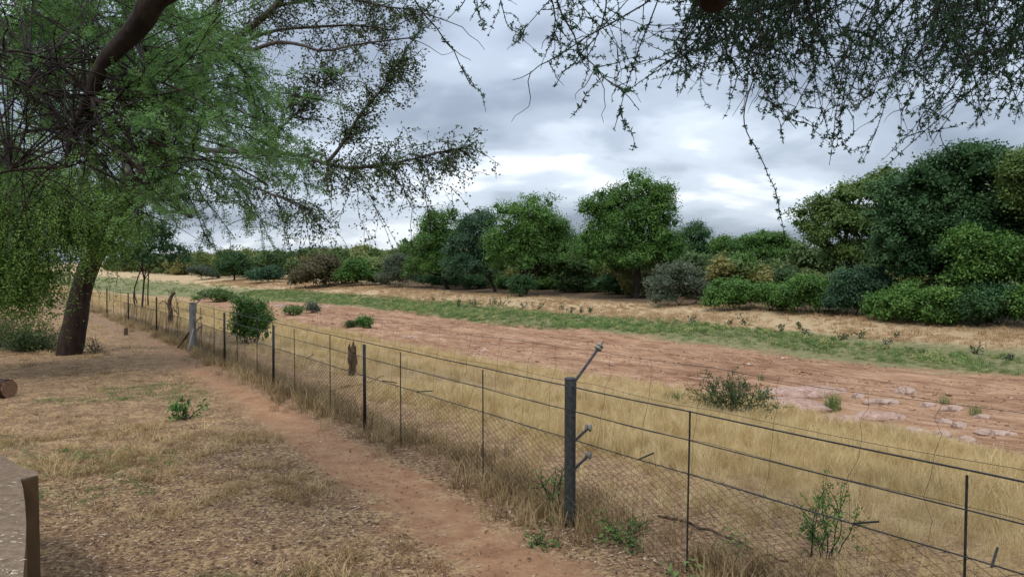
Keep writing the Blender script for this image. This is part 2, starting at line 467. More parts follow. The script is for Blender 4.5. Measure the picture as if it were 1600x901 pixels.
def unit(v):
    v = np.asarray(v, float)
    return v / (np.linalg.norm(v, axis=-1, keepdims=True) + 1e-12)
def smooth_line(pts, n):
    """Catmull-Rom through the given points"""
    p = np.asarray(pts, float); m = len(p)
    if m < 3:
        return np.array([p[0] + (p[-1] - p[0]) * k for k in np.linspace(0, 1, n)])
    e = np.vstack((2 * p[0] - p[1], p, 2 * p[-1] - p[-2]))
    out = []
    for u in np.linspace(0, m - 1 - 1e-9, n):
        i = int(u); f = u - i
        a, b, c, d = e[i], e[i + 1], e[i + 2], e[i + 3]
        out.append(.5 * (2 * b + (c - a) * f + (2 * a - 5 * b + 4 * c - d) * f * f + (3 * b - a - 3 * c + d) * f ** 3))
    return np.array(out)
def grow(rng, start, direc, length, n=8, wander=.25, grav=0.0):
    p = np.array(start, float); d = unit(direc); out = [p.copy()]
    st = length / n
    for _ in range(n):
        d = unit(d + rng.normal(0, wander, 3) + np.array((0, 0, -grav)))
        p = p + d * st
        out.append(p.copy())
    return np.array(out)
def leaves(mb, rng, c, nrm, length, width, tint, fold=0.):
    """rhombic leaves at c facing nrm"""
    n = len(c)
    nrm = unit(nrm)
    a = unit(np.cross(nrm, rng.normal(0, 1, (n, 3))))
    b = np.cross(nrm, a)
    ln = (length * rng.uniform(.65, 1.3, n))[:, None] * .5
    wd = (width * rng.uniform(.7, 1.25, n))[:, None] * .5
    V = np.stack((c - a * ln, c + b * wd - a * ln * .1, c + a * ln, c - b * wd - a * ln * .1), 1)
    q = np.arange(n * 4).reshape(n, 4)
    mb.add(V.reshape(-1, 3), q, tint=np.repeat(tint, 4))
def stamp(mb, rng, pv, pq, pos, axis, up, scale, tint):
    """copies of a small shape (x along axis, z along up) laid into one mesh"""
    n = len(pos); k = len(pv)
    ax = unit(axis); sd = unit(np.cross(up, ax)); u = np.cross(ax, sd)
    Rm = np.stack((ax, sd, u), 1)                        # rows: axes
    V = pos[:, None, :] + np.einsum('kj,njd->nkd', pv, Rm) * np.asarray(scale)[:, None, None]
    q = (pq[None] + (np.arange(n) * k)[:, None, None]).reshape(-1, 4)
    mb.add(V.reshape(-1, 3), q, tint=np.repeat(tint, k))

# ------------------------------------------------------------------ naming
def tag(o, label, cat, group=None, kind=None):
    if label: o['label'] = label
    if cat: o['category'] = cat
    if group: o['group'] = group
    if kind: o['kind'] = kind
    return o
def thing(name, label, cat, loc, group=None):
    o = bpy.data.objects.new(name, None)
    o.empty_display_size = .2
    o.location = loc
    COL.objects.link(o)
    bpy.context.view_layer.update()
    return tag(o, label, cat, group)

# ================================================================== GROUND
def axis_vals(*runs):
    out = []
    for r in runs:
        out += list(r)
    return np.array(sorted(set(np.round(out, 4))))
sv = axis_vals([-1500, -700, -350, -180, -90, -55, -38, -28, -22], np.arange(-18, -6, .8), np.arange(-6, 7, .2), np.arange(7, 22, .35),
               np.arange(22, 52, .6), np.arange(52, 80, 2), np.arange(80, 200, 10), [220, 280, 380, 600, 1000, 1800])
tv = axis_vals([-1500, -700, -350, -180, -90, -55, -38, -28, -22], np.arange(-18, -3, .8), np.arange(-3, 30, .25), np.arange(30, 100, .8),
               np.arange(100, 220, 4), np.arange(220, 420, 15), [450, 550, 700, 1000, 1800])
SS, TT = np.meshgrid(sv, tv, indexing='ij')
ZZ = height(SS, TT)
XX, YY = xy_of(SS, TT)
gv = np.stack((XX, YY, ZZ), -1).reshape(-1, 3)
ns, ntt = len(sv), len(tv)
ii, jj = np.meshgrid(np.arange(ns - 1), np.arange(ntt - 1), indexing='ij')
gq = np.stack((ii * ntt + jj, (ii + 1) * ntt + jj, (ii + 1) * ntt + jj + 1, ii * ntt + jj + 1), -1).reshape(-1, 4)
sc_ = (sv[:-1] + sv[1:]) / 2; tc_ = (tv[:-1] + tv[1:]) / 2
sm, tm = np.meshgrid(sc_, tc_, indexing='ij')
sm = sm.ravel(); tm = tm.ravel()
onpath = (np.abs(sm - (3.13 + .085 * tm)) < .48) & (tm > -3) & (tm < 26)
inbed = (sm > 19.6) & (sm < 32.2) & (tm > -90) & (tm < 100)
for nm, sel in (('footpath', onpath), ('riverbed', inbed), ('ground', ~(onpath | inbed))):
    q = gq[sel]
    used, inv = np.unique(q.ravel(), return_inverse=True)
    o = MB().add(gv[used], inv.reshape(-1, 4)).build(nm, 'earth', smooth=True)
    o['kind'] = 'structure'

# ================================================================== SCATTERED STUFF (grass, litter)
def proto(name, mb, mat):
    return bpy.data.objects.new(name, mb.mesh(name, mat))      # a source shape, not linked to the scene
def tuft(rng, n, h, spread, w, lean=.5, curl=.4):
    mb = MB()
    for _ in range(n):
        a = rng.uniform(0, 2 * math.pi); d = np.array((math.cos(a), math.sin(a), 0))
        r0 = spread * math.sqrt(rng.uniform()) * .5
        b = rng.uniform(0, 2 * math.pi)
        p0 = np.array((math.cos(b), math.sin(b), 0)) * r0 - np.array((0, 0, .02))
        hh = h * rng.uniform(.5, 1.15); le = lean * rng.uniform(.1, 1.)
        p1 = p0 + d * hh * le * .4 + np.array((0, 0, hh * .55))
        p2 = p1 + d * hh * (le * .6 + curl * rng.uniform(0, .6)) + np.array((0, 0, hh * .45 * (1 - .7 * curl * rng.uniform())))
        sdir = np.array((-d[1], d[0], 0)); 
        yaw = rng.uniform(-1, 1); sdir = unit(sdir + d * yaw)
        ww = w * rng.uniform(.7, 1.3)
        mb.add([p0 - sdir * ww / 2, p0 + sdir * ww / 2, p1 + sdir * ww * .4, p1 - sdir * ww * .4, p2], [(0, 1, 2, 3)], [(3, 2, 4)])
    return mb
def herb_clump(rng, n, r, h, ll, lw):
    mb = MB()
    c = rng.normal(0, 1, (n, 3)); c = unit(c) * (rng.uniform(.3, 1, n) ** .6)[:, None]
    c[:, 2] = np.abs(c[:, 2]); c = c * np.array((r, r, h))
    leaves(mb, rng, c, unit(c * np.array((1, 1, 1.5)) + rng.normal(0, .4, (n, 3)) * r) + np.array((0, 0, .5)), ll, lw, rng.uniform(0, 1, n))
    return mb
def litter_leaf(rng, ll, lw):
    mb = MB()
    k = rng.uniform(.04, .2) * ll
    mb.add([(-ll / 2, 0, 0), (0, lw / 2, k * .5), (ll / 2, 0, .3 * k), (0, -lw / 2, k)], [(0, 1, 2, 3)])
    return mb
def scatter(name, label, cat, pts, scl, protos, rng, tilt=.12, mat=None):
    n = len(pts)
    me = bpy.data.meshes.new(name)
    me.vertices.add(n); me.vertices.foreach_set('co', np.asarray(pts, np.float32).ravel())
    a = me.attributes.new('scl', 'FLOAT', 'POINT'); a.data.foreach_set('value', np.asarray(scl, np.float32))
    rot = np.stack((rng.normal(0, tilt, n), rng.normal(0, tilt, n), rng.uniform(0, 6.283, n)), -1)
    a = me.attributes.new('rot', 'FLOAT_VECTOR', 'POINT'); a.data.foreach_set('vector', rot.astype(np.float32).ravel())
    a = me.attributes.new('kind_id', 'INT', 'POINT'); a.data.foreach_set('value', rng.integers(0, len(protos), n).astype(np.int32))
    o = bpy.data.objects.new(name, me); COL.objects.link(o)
    g = bpy.data.node_groups.new(name, 'GeometryNodeTree')
    g.interface.new_socket('Geometry', in_out='INPUT', socket_type='NodeSocketGeometry')
    g.interface.new_socket('Geometry', in_out='OUTPUT', socket_type='NodeSocketGeometry')
    gi = g.nodes.new('NodeGroupInput'); go = g.nodes.new('NodeGroupOutput')
    jn = g.nodes.new('GeometryNodeJoinGeometry')
    def attr(nm, ty):
        k = g.nodes.new('GeometryNodeInputNamedAttribute'); k.data_type = ty; k.inputs['Name'].default_value = nm
        return k.outputs['Attribute']
    s_, r_, k_ = attr('scl', 'FLOAT'), attr('rot', 'FLOAT_VECTOR'), attr('kind_id', 'INT')
    e2r = g.nodes.new('FunctionNodeEulerToRotation'); g.links.new(r_, e2r.inputs[0])
    for i, pr in enumerate(protos):
        oi = g.nodes.new('GeometryNodeObjectInfo'); oi.inputs['Object'].default_value = pr
        oi.inputs['As Instance'].default_value = True
        cp = g.nodes.new('FunctionNodeCompare'); cp.data_type = 'INT'; cp.operation = 'EQUAL'
        g.links.new(k_, cp.inputs[2]); cp.inputs[3].default_value = i
        ip = g.nodes.new('GeometryNodeInstanceOnPoints')
        g.links.new(gi.outputs[0], ip.inputs['Points']); g.links.new(cp.outputs[0], ip.inputs['Selection'])
        g.links.new(oi.outputs['Geometry'], ip.inputs['Instance'])
        g.links.new(e2r.outputs[0], ip.inputs['Rotation']); g.links.new(s_, ip.inputs['Scale'])
        g.links.new(ip.outputs[0], jn.inputs[0])
    g.links.new(jn.outputs[0], go.inputs[0])
    md = o.modifiers.new('scatter', 'NODES'); md.node_group = g
    return tag(o, label, cat, kind='stuff')
def on_ground(s, t, dz=0.):
    x, y = xy_of(s, t)
    return np.stack((x, y, height(s, t) + dz), -1)
def vnoise(s, t, f, seed):
    """cheap smooth noise for patchiness, about -1..1"""
    r = np.random.default_rng(seed); out = 0
    for _ in range(5):
        a = r.uniform(0, 6.28); k = f * r.uniform(.6, 1.7)
        out = out + np.sin((s * math.cos(a) + t * math.sin(a)) * k + r.uniform(0, 6.28))
    return out / 2.6
def fence_s(t):
    return np.interp(t, [-20, 1, 5, 10, 14, 18, 22, 27, 33, 60], [4.2, 4.4, 4.5, 4.68, 4.85, 5.05, 5.3, 5.5, 5.55, 5.5])

rg = np.random.default_rng(5)
# tall straw-coloured grass between the fence and the river bed
pr = [proto('straw_tuft', tuft(rg, n_, h_, w_, .0055, l_, c_), 'g_straw') for n_, h_, w_, l_, c_ in ((34, .36, .34, .6, .5), (30, .42, .26, .5, .6), (26, .27, .42, 1.1, .8), (38, .33, .3, .8, .4), (22, .46, .3, .5, .7))]
s1 = rg.uniform(5.0, 19.9, 32000); t1 = rg.uniform(-7, 14, 32000)
s2 = rg.uniform(5.2, 20.2, 15000); t2 = rg.uniform(14, 85, 15000)
s_, t_ = np.r_[s1, s2], np.r_[t1, t2]
edge_ = 19.3 + .9 * vnoise(s_ * 0, t_, .5, 3) + np.clip((t_ - 62) * .11, 0, 9)
dens = np.clip((s_ - fence_s(t_) - .5) / 1.8, 0.10, 1) * np.maximum(.85 + .45 * vnoise(s_, t_, .8, 4) + .35 * vnoise(s_, t_, 2.3, 6), np.clip((s_ - 6.5) * .3, 0, .42)) * np.clip((edge_ - s_) / 1.2, 0, 1)
keep = rg.uniform(0, 1, len(s_)) < dens
s_, t_ = s_[keep], t_[keep]
scl = (.40 + .62 * rg.uniform(0, 1, len(s_)) ** 1.5) * (1 + .28 * vnoise(s_, t_, 1.3, 7)) * np.clip(.62 + (s_ - 5.5) * .07, .6, 1.0) * np.where(t_ > 14, 1.15, 1.0)
scatter('dry_grass', 'tall straw coloured grass between the wire fence and the riverbed', 'grass', on_ground(s_, t_), scl, pr, rg, .24)
# shorter brown grass along the foot of the fence
pr = [proto('brown_tuft', tuft(rg, 22, .26, .2, .006, .7, .7), 'g_brown') for _ in range(3)]
t_ = rg.uniform(-6, 45, 7000); s_ = fence_s(t_) + rg.normal(.15, .24, 7000)
keep = vnoise(s_, t_, 1.6, 9) + rg.uniform(-.9, .9, 7000) > -.1
s_, t_ = s_[keep], t_[keep]
scatter('fence_grass', 'withered brown grass growing along the foot of the wire fence', 'grass', on_ground(s_, t_), rg.uniform(.45, 1.25, len(s_)), pr, rg)
pr = [proto('weed_clump', herb_clump(rg, 46, .13, .16, .045, .02), 'g_green') for _ in range(3)]
t_ = rg.uniform(-2, 30, 420); s_ = fence_s(t_) + rg.normal(.25, .35, 420)
keep = vnoise(s_ * 0, t_, .9, 17) + rg.uniform(-.6, .6, 420) > .45
s_, t_ = s_[keep], t_[keep]
scatter('fence_weeds', 'small green weeds sprouting along the foot of the fence', 'weeds', on_ground(s_, t_), rg.uniform(.5, 1.4, len(s_)), pr, rg)
# short dry tufts on the near ground
pr = [proto('lawn_tuft', tuft(rg, n_, h_, w_, .005, 1.3, .8), 'g_dry') for n_, h_, w_ in ((22, .07, .14), (30, .085, .2), (16, .06, .22), (34, .11, .13))]
s_ = np.r_[rg.uniform(-5, 4.2, 26000), rg.uniform(-18, 4.6, 24000)]; t_ = np.r_[rg.uniform(1.5, 12, 26000), rg.uniform(8, 42, 24000)]
keep = (vnoise(s_, t_, 1.5, 12) + .6 * vnoise(s_, t_, 4.1, 13) + rg.uniform(-1.3, 1.3, len(s_)) > .8) & (np.abs(s_ - (3.13 + .085 * t_)) > .45 + .3 * rg.uniform(0, 1, len(s_)))
s_, t_ = s_[keep], t_[keep]
scatter('lawn_grass', 'short dry grass tufts scattered over the trodden near ground', 'grass', on_ground(s_, t_), .5 + 1.3 * rg.uniform(0, 1, len(s_)) ** 2.2, pr, rg)
pr = [proto('green_tuft', tuft(rg, 22, .07, .2, .006, 1.3, .8), 'g_green') for _ in range(3)]
s_ = rg.uniform(-6, 4, 9000); t_ = rg.uniform(1.5, 16, 9000)
keep = (vnoise(s_, t_, 1.1, 22) + .5 * vnoise(s_, t_, 3.3, 23) > .6) & (np.abs(s_ - (3.13 + .085 * t_)) > .6)
s_, t_ = s_[keep], t_[keep]
scatter('green_grass', 'thin green grass patches on the near ground', 'grass', on_ground(s_, t_), rg.uniform(.4, 1.2, len(s_)), pr, rg)
pr = [proto('litter_leaf', litter_leaf(rg, *q), 'g_litter') for q in ((.04, .02), (.05, .022), (.03, .02), (.09, .006), (.07, .005), (.035, .018))]
s_ = np.r_[rg.uniform(-5, 4.5, 60000), rg.uniform(-14, 5, 20000)]; t_ = np.r_[rg.uniform(1.5, 10, 60000), rg.uniform(9, 30, 20000)]
f_ = rg.uniform(0, 26, 5000); s_ = np.r_[s_, fence_s(f_) - np.abs(rg.normal(.1, .22, 5000))]; t_ = np.r_[t_, f_]
keep = rg.uniform(0, 1, len(s_)) < np.where(np.abs(s_ - (3.13 + .085 * t_)) < .45, .18, .9)
s_, t_ = s_[keep], t_[keep]
scatter('fallen_leaves', 'fallen grey brown leaves strewn over the ground and path', 'leaf litter', on_ground(s_, t_, .006), rg.uniform(.35, 1.1, len(s_)), pr, rg, .2)
# green herbs along the far side of the bed
pr = [proto('herb_clump', herb_clump(rg, 90, .42, .34, .12, .07), 'g_herb') for _ in range(4)]
s_ = rg.uniform(31.2, 39.5, 9000); t_ = np.r_[rg.uniform(-30, 100, 6000), rg.uniform(76, 230, 3000)]
lo = 32.2 + .8 * vnoise(s_ * 0, t_, .35, 31) - np.clip((t_ - 76) * .3, 0, 16); hi = 37.6 + 1.3 * vnoise(s_ * 0, t_, .22, 32)
s_ = np.where(t_ > 76, rg.uniform(14, 39, 9000), s_)
keep = (s_ > lo) & (s_ < hi) & (vnoise(s_, t_, .7, 33) + .5 * vnoise(s_, t_, 2., 34) + rg.uniform(-.6, .9, 9000) > .4)
s_, t_ = s_[keep], t_[keep]
scatter('herbs', 'low green herbs in a strip along the far edge of the riverbed', 'herbs', on_ground(s_, t_), rg.uniform(.35, 1.0, len(s_)) * np.clip((s_ - lo[keep] + .6) / 1.2, .5, 1), pr, rg)
pr = [proto('strip_tuft', tuft(rg, 24, .3, .45, .014, .8, .6), 'g_green') for _ in range(3)]
s_ = rg.uniform(31.4, 39.5, 9000); t_ = rg.uniform(-30, 110, 9000)
lo = 32.0 + .8 * vnoise(s_ * 0, t_, .35, 31) - np.clip((t_ - 76) * .3, 0, 9); hi = 38.2 + 1.3 * vnoise(s_ * 0, t_, .22, 32)
keep = (s_ > lo) & (s_ < hi)
s_, t_ = s_[keep], t_[keep]
scatter('strip_grass', 'yellow green grass growing among the herbs beyond the sand', 'grass', on_ground(s_, t_), rg.uniform(.4, 1.0, len(s_)), pr, rg)
pr = []
for q in range(4):
    bq = MB()
    vv = unit(rg.normal(0, 1, (14, 3))) * np.array((1, .8, .45)) * rg.uniform(.7, 1.2, (14, 1)) * .05
    import bmesh as _bm
    b_ = _bm.new()
    for w_ in vv: b_.verts.new(w_)
    _bm.ops.convex_hull(b_, input=list(b_.verts))
    b_.verts.ensure_lookup_table(); b_.verts.index_update()
    pr.append(proto('clod', bq.add([w_.co[:] for w_ in b_.verts], tris=[[w_.index for w_ in f_.verts] for f_ in b_.faces if len(f_.verts) == 3]), 'clod')); b_.free()
s_ = rg.uniform(19.3, 32.3, 26000); t_ = np.r_[rg.uniform(-12, 25, 13000), rg.uniform(25, 90, 13000)]
keep = vnoise(s_ * 1.6, t_ * .3, 1.2, 51) + rg.uniform(-.9, .9, 26000) > .1
s_, t_ = s_[keep], t_[keep]
scatter('riverbed_clods', 'small earth clods and stones strewn over the dry riverbed', 'clods', on_ground(s_, t_), rg.uniform(.3, 1.5, len(s_)) * np.where(rg.uniform(0, 1, len(s_)) < .03, 2.2, 1.0), pr, rg, .3)
# dry grass on the far bank
pr = [proto('far_tuft', tuft(rg, 26, .22, .5, .02, .9, .6), 'g_far') for _ in range(3)]
s_ = rg.uniform(36.2, 52, 26000); t_ = rg.uniform(-35, 150, 26000)
keep = (vnoise(s_, t_, .5, 41) + rg.uniform(-.9, 1.2, 26000) > 0) & (s_ > 37.3 + .9 * vnoise(s_ * 0, t_, .3, 42)) & (s_ < 47 + 2 * vnoise(s_ * 0, t_, .2, 43) + np.clip((t_ - 80) * .1, 0, 8))
s_, t_ = s_[keep], t_[keep]
scatter('bank_grass', 'short tan grass covering the far bank below the trees', 'grass', on_ground(s_, t_), rg.uniform(.5, 1.2, len(s_)), pr, rg)

# ================================================================== FENCE
def fence_point(px):
    """the place along the fence line that stands at this photograph column"""
    ts = np.linspace(-4, 80, 6000); ss = fence_s(ts)
    x, y = xy_of(ss, ts)
    ok = y > 1
    k = np.argmin(np.abs(800 + FPX * x[ok] / y[ok] - px))
    return ss[ok][k], ts[ok][k]
def fpt(t, off=0., z=0.):
    s = float(fence_s(t)) + off
    x, y = xy_of(s, t)
    return np.array((x, y, z))
rf = np.random.default_rng(77)
s0, t0_ = fence_point(892)
fence = thing('wire_fence', 'black wire and chain link fence running along the top of the riverbank', 'fence', tuple(fpt(t0_)))
T_END = 46.0
T_BEG = -5.0
post_px = [568, 425, 349, 243, 199.6, 166]
drop_px = [1517, 1078, 754, 625, 514, 459, 400, 369, 333, 314, 276, 258, 226.5, 212, 188, 176.5]
def steel_post(t):
    mb = MB(); p = fpt(t); h = 1.2 + rf.uniform(-.02, .04)
    ang = math.atan2(UV[1], UV[0])
    lean = rf.normal(0, .022, 2)
    top = p + np.array((lean[0], lean[1], h)); bot = p - np.array((0, 0, .15))
    for k in range(3):                       # three fins of a Y section
        a = ang + k * 2.0944
        d = np.array((math.cos(a), math.sin(a), 0)) * .027; w = np.array((-math.sin(a), math.cos(a), 0)) * .004
        v = [bot - w, bot + w, bot + d + w, bot + d - w, top - w, top + w, top + d + w, top + d - w]
        mb.add(v, [(3, 2, 1, 0), (4, 5, 6, 7), (0, 1, 5, 4), (1, 2, 6, 5), (2, 3, 7, 6), (3, 0, 4, 7)])
    return mb.build('post', 'black_steel', fence)
def dropper(t):
    p = fpt(t); h = 1.25 + rf.uniform(-.02, .03); l = rf.normal(0, .012, 2)
    MB().tube([p - np.array((0, 0, .03)), p + np.array((l[0] * .4, l[1] * .4, h * .5)), p + np.array((l[0], l[1], h))], .0075, 5).build('dropper', 'black_steel', fence)
tpost = [fence_point(p)[1] for p in post_px]
for t in tpost: steel_post(t)
tdrop = [fence_point(p)[1] for p in drop_px if p != 1517] + [fence_point(1517)[1]]
for t in tdrop: dropper(t)
for t in np.arange(max(tpost) + 2.2, T_END, 2.2):
    steel_post(t) if rf.uniform() < .4 else dropper(t)
for t in (-1.5, -3.6): dropper(t)
# the two strainer posts
def insulator(c, ax, parent):
    ax = unit(ax); mb = MB()
    prof = [(-.030, .012), (-.027, .030), (-.018, .037), (-.008, .034), (-.004, .019), (.004, .019), (.008, .034), (.018, .037), (.027, .030), (.030, .012)]
    mb.tube([c + ax * a for a, _ in prof], [r for _, r in prof], 14)
    return mb.build('insulator', 'porcelain', parent, smooth=False)
def strainer(t, rad, h, mat, arm_mat, stays):
    p = fpt(t); o = thing('strainer_post', None, None, tuple(p)); o.parent = fence
    o.matrix_parent_inverse = fence.matrix_basis.inverted()
    mb = MB(); n = 9
    zs = np.r_[-.2, np.linspace(0, h - .012, n), h]
    mb.tube([p + np.array((0, 0, z)) for z in zs], np.r_[np.full(n + 1, rad), rad * .9], 20)
    mb.build('shaft', mat, o, smooth=True)
    MB().tube([p + np.array((0, 0, h + z)) for z in (.001, .012, .02)], [rad * 1.06, rad * 1.06, rad * .7], 20).build('cap', arm_mat, o)
    nv = np.array((NV[0], NV[1], 0)); uv = np.array((UV[0], UV[1], 0))
    a0 = p + nv * (rad + .008) + np.array((0, 0, h - .28)); a1 = p + nv * (rad + .008) + np.array((0, 0, h - .02)); a2 = p + nv * .36 + np.array((0, 0, h + .27))
    arm = MB().tube([a0, a1], .012, 4).tube([a1, a2], .013, 6).build('arm', arm_mat, o)
    insulator(a2, a2 - a1, arm)
    MB().tube([a2, a2 + unit(a2 - a1) * .09], .004, 4).build('tip', 'wire', arm)
    for z in (.80, .54):
        b0 = p + nv * rad * .6 + np.array((0, 0, z - .06)); b1 = p + nv * .19 + np.array((0, 0, z + .05)) - uv * .02
        ar = MB().tube([b0, b1], .013, 6).build('bracket', arm_mat, o)
        insulator(b1 + unit(b1 - b0) * .02, nv * .5 - uv * .8, ar)
    for z in (1.0, .72, .5, h - .07):
        MB().tube([p - uv * rad * .95 - nv * .012 + np.array((0, 0, z)), p - uv * (rad + .012) - nv * .012 + np.array((0, 0, z))], .009, 6).build('bolt', arm_mat, o)
    for k, (mt, sgn) in enumerate(stays):
        top = p + uv * sgn * rad + np.array((0, 0, h * .45)); bot = p + uv * sgn * .55 - nv * .28 - np.array((0, 0, .02))
        MB().tube([top, bot], .026, 6).build('stay', mt, o)
    return o
strainer(t0_, .052, 1.33, 'post_grey', 'arm_grey', [])
t_far = fence_point(300)[1]
strainer(t_far, .088, 1.27, 'concrete', 'arm_grey', [('concrete', -1), ('dead_wood', 1)])
# wires
def wire(name, z, r, off=0., sag=.005, mat='wire', t_beg=T_BEG, sides=5, wav=0.):
    ts = np.arange(t_beg, T_END, .35)
    knots = np.sort(np.r_[T_BEG, tpost, tdrop, t0_, t_far, T_END])
    pts = []
    for t in ts:
        k = np.searchsorted(knots, t); a, b = knots[max(k - 1, 0)], knots[min(k, len(knots) - 1)]
        f = (t - a) / (b - a) if b > a else 0
        pts.append(fpt(t, off, z - sag * 4 * f * (1 - f) + wav * math.sin(t * 3.1 + z * 9) * .5 + wav * math.sin(t * 1.3 + z * 5)))
    return MB().tube(pts, r, sides).build(name, mat, fence)
Z_TOP, Z_MID, Z_LOW = 1.27, 1.05, .79
wire('top_wire', Z_TOP, .0062, -.012)
wire('middle_wire', Z_MID, .0048, -.012)
wire('lower_wire', Z_LOW, .0048, -.012)
for z, o_ in ((1.56, .37), (1.24, .34), (.97, .30), (.70, .26)):
    wire('electric_wire', z, .0017, o_, .02, wav=.008, sides=4)
mb = MB()
for t in np.arange(-3.6, 22, .62):          # kinked drop wires hanging from the electric strands
    tt = t + rf.uniform(-.15, .15)
    zz = [1.56, 1.45, 1.36, 1.24, 1.1, .97, .84, .70]
    pts = [fpt(tt + rf.normal(0, .02) + (1.56 - z) * .05, np.interp(z, [.7, 1.56], [.26, .37]), z) for z in zz]
    mb.tube(pts, .0015, 3, caps=False)
mb.build('drop_wire', 'wire', fence)['kind'] = 'stuff'
# barbs of loose wire and rod ends sticking out of the lower strand
for px, py in ((1005, 738), (602, 616), (1350, 832), (655, 620), (480, 556), (1560, 890)):
    t = fence_point(px)[1]; p = fpt(t, 0, Z_LOW + .01)
    d = np.array((NV[0], NV[1], 0)) * rf.uniform(.10, .16) + np.array((UV[0], UV[1], 0)) * rf.uniform(-.1, .1) + np.array((0, 0, rf.uniform(-.06, .06)))
    MB().tube([p - d * .3, p + d], .007, 5).build('rod_end', 'black_steel', fence)
# chain link: zigzag wires, two neighbours interlocking at each bend
mb = MB(); cell = .06
for k, t in enumerate(np.arange(T_BEG, 34, cell)):
    nz = int(Z_LOW / (cell * .5))
    zs = np.linspace(0.0, Z_LOW - .005, nz + 1)
    sg = np.where((np.arange(nz + 1) + k) % 2 == 0, 0, cell)
    pts = []
    for z, d in zip(zs, sg):
        w = .016 * math.sin(t * 1.7 + z * 3) + .012 * math.sin(t * 4.1 + z * 5) + .006 * math.sin(t * 11 + z * 9)
        tt = t + d + w * .4
        p = fpt(tt, .012 + w + (.003 if d else -.003), z)
        pts.append(p)
    if k % 9 == 4:                              # a wire end curling over the strand
        pts.append(fpt(t + .02, .0, Z_LOW + .02)); 
    mb.tube(pts, .0023 if t < 10 else .003, 3, caps=False)
o = mb.build('chain_link_mesh', 'mesh_wire', fence); o['kind'] = 'stuff'

# ================================================================== LOW WALL (lower corner)
zt = .9
def Pz(px, py, z):
    r = ray(px, py); return EYE + r * ((z - EYE[2]) / r[2])
wp = [Pz(a, b, zt)[:2] for a, b in ((-330, 650), (0, 707), (30, 728), (58, 736), (60, 742), (32, 748), (36, 762), (39, 785), (41, 815), (40, 850), (37, 890), (33, 950), (20, 1100), (-420, 1100))][::-1]
wall = thing('low_wall', 'low wall with chipped tan paint on its flat top, at the lower corner', 'wall', (wp[3][0], wp[3][1], 0))
import bmesh
def slab(name, poly, z0, z1, mat):
    bm = bmesh.new()
    lo = [bm.verts.new((x, y, z0)) for x, y in poly]; hi = [bm.verts.new((x, y, z1)) for x, y in poly]
    bm.faces.new(hi); bm.faces.new(lo[::-1])
    for i in range(len(poly)):
        j = (i + 1) % len(poly); bm.faces.new((lo[i], lo[j], hi[j], hi[i]))
    bmesh.ops.recalc_face_normals(bm, faces=bm.faces)
    me = bpy.data.meshes.new(name); bm.to_mesh(me); bm.free(); me.materials.append(M[mat])
    o = bpy.data.objects.new(name, me); COL.objects.link(o); o.parent = wall; o.matrix_parent_inverse = wall.matrix_basis.inverted()
    return o
slab('wall_body', wp, -.1, zt - .012, 'wall_side')
slab('coping', wp, zt - .012, zt, 'wall_paint')
rp = np.random.default_rng(9); mb = MB()
for _ in range(170):                       # flakes of the older pale paint
    q = Pz(rp.uniform(-60, 37), rp.uniform(750, 960), zt)
    n_ = rp.integers(5, 8); an = np.sort(rp.uniform(0, 6.28, n_)); rr = rp.uniform(.003, .016) * rp.uniform(.5, 1.2, n_)
    vv = np.c_[q[0] + np.cos(an) * rr * 1.6, q[1] + np.sin(an) * rr, np.full(n_, zt + .0015)]
    mb.add(vv, tris=[(0, i, i + 1) for i in range(1, n_ - 1)])
mk = MB(); pv_ = None
for i_, (x_k, y_k) in enumerate(((-40, 800), (-20, 802), (-4, 801), (6, 803), (14, 801.5), (22, 803.5))):   # a crack across the top
    q = Pz(x_k, y_k, zt); wd_ = .004 * (1 - i_ / 6.5)
    c_k = [(q[0], q[1] - wd_, zt + .0025), (q[0], q[1] + wd_, zt + .0025)]
    if pv_: mk.add(pv_ + c_k, [(0, 2, 3, 1)])
    pv_ = c_k
mk.build('crack', 'dead_wood', wall)
o = mb.build('paint_flakes', 'paint_chip', wall); o['kind'] = 'stuff'

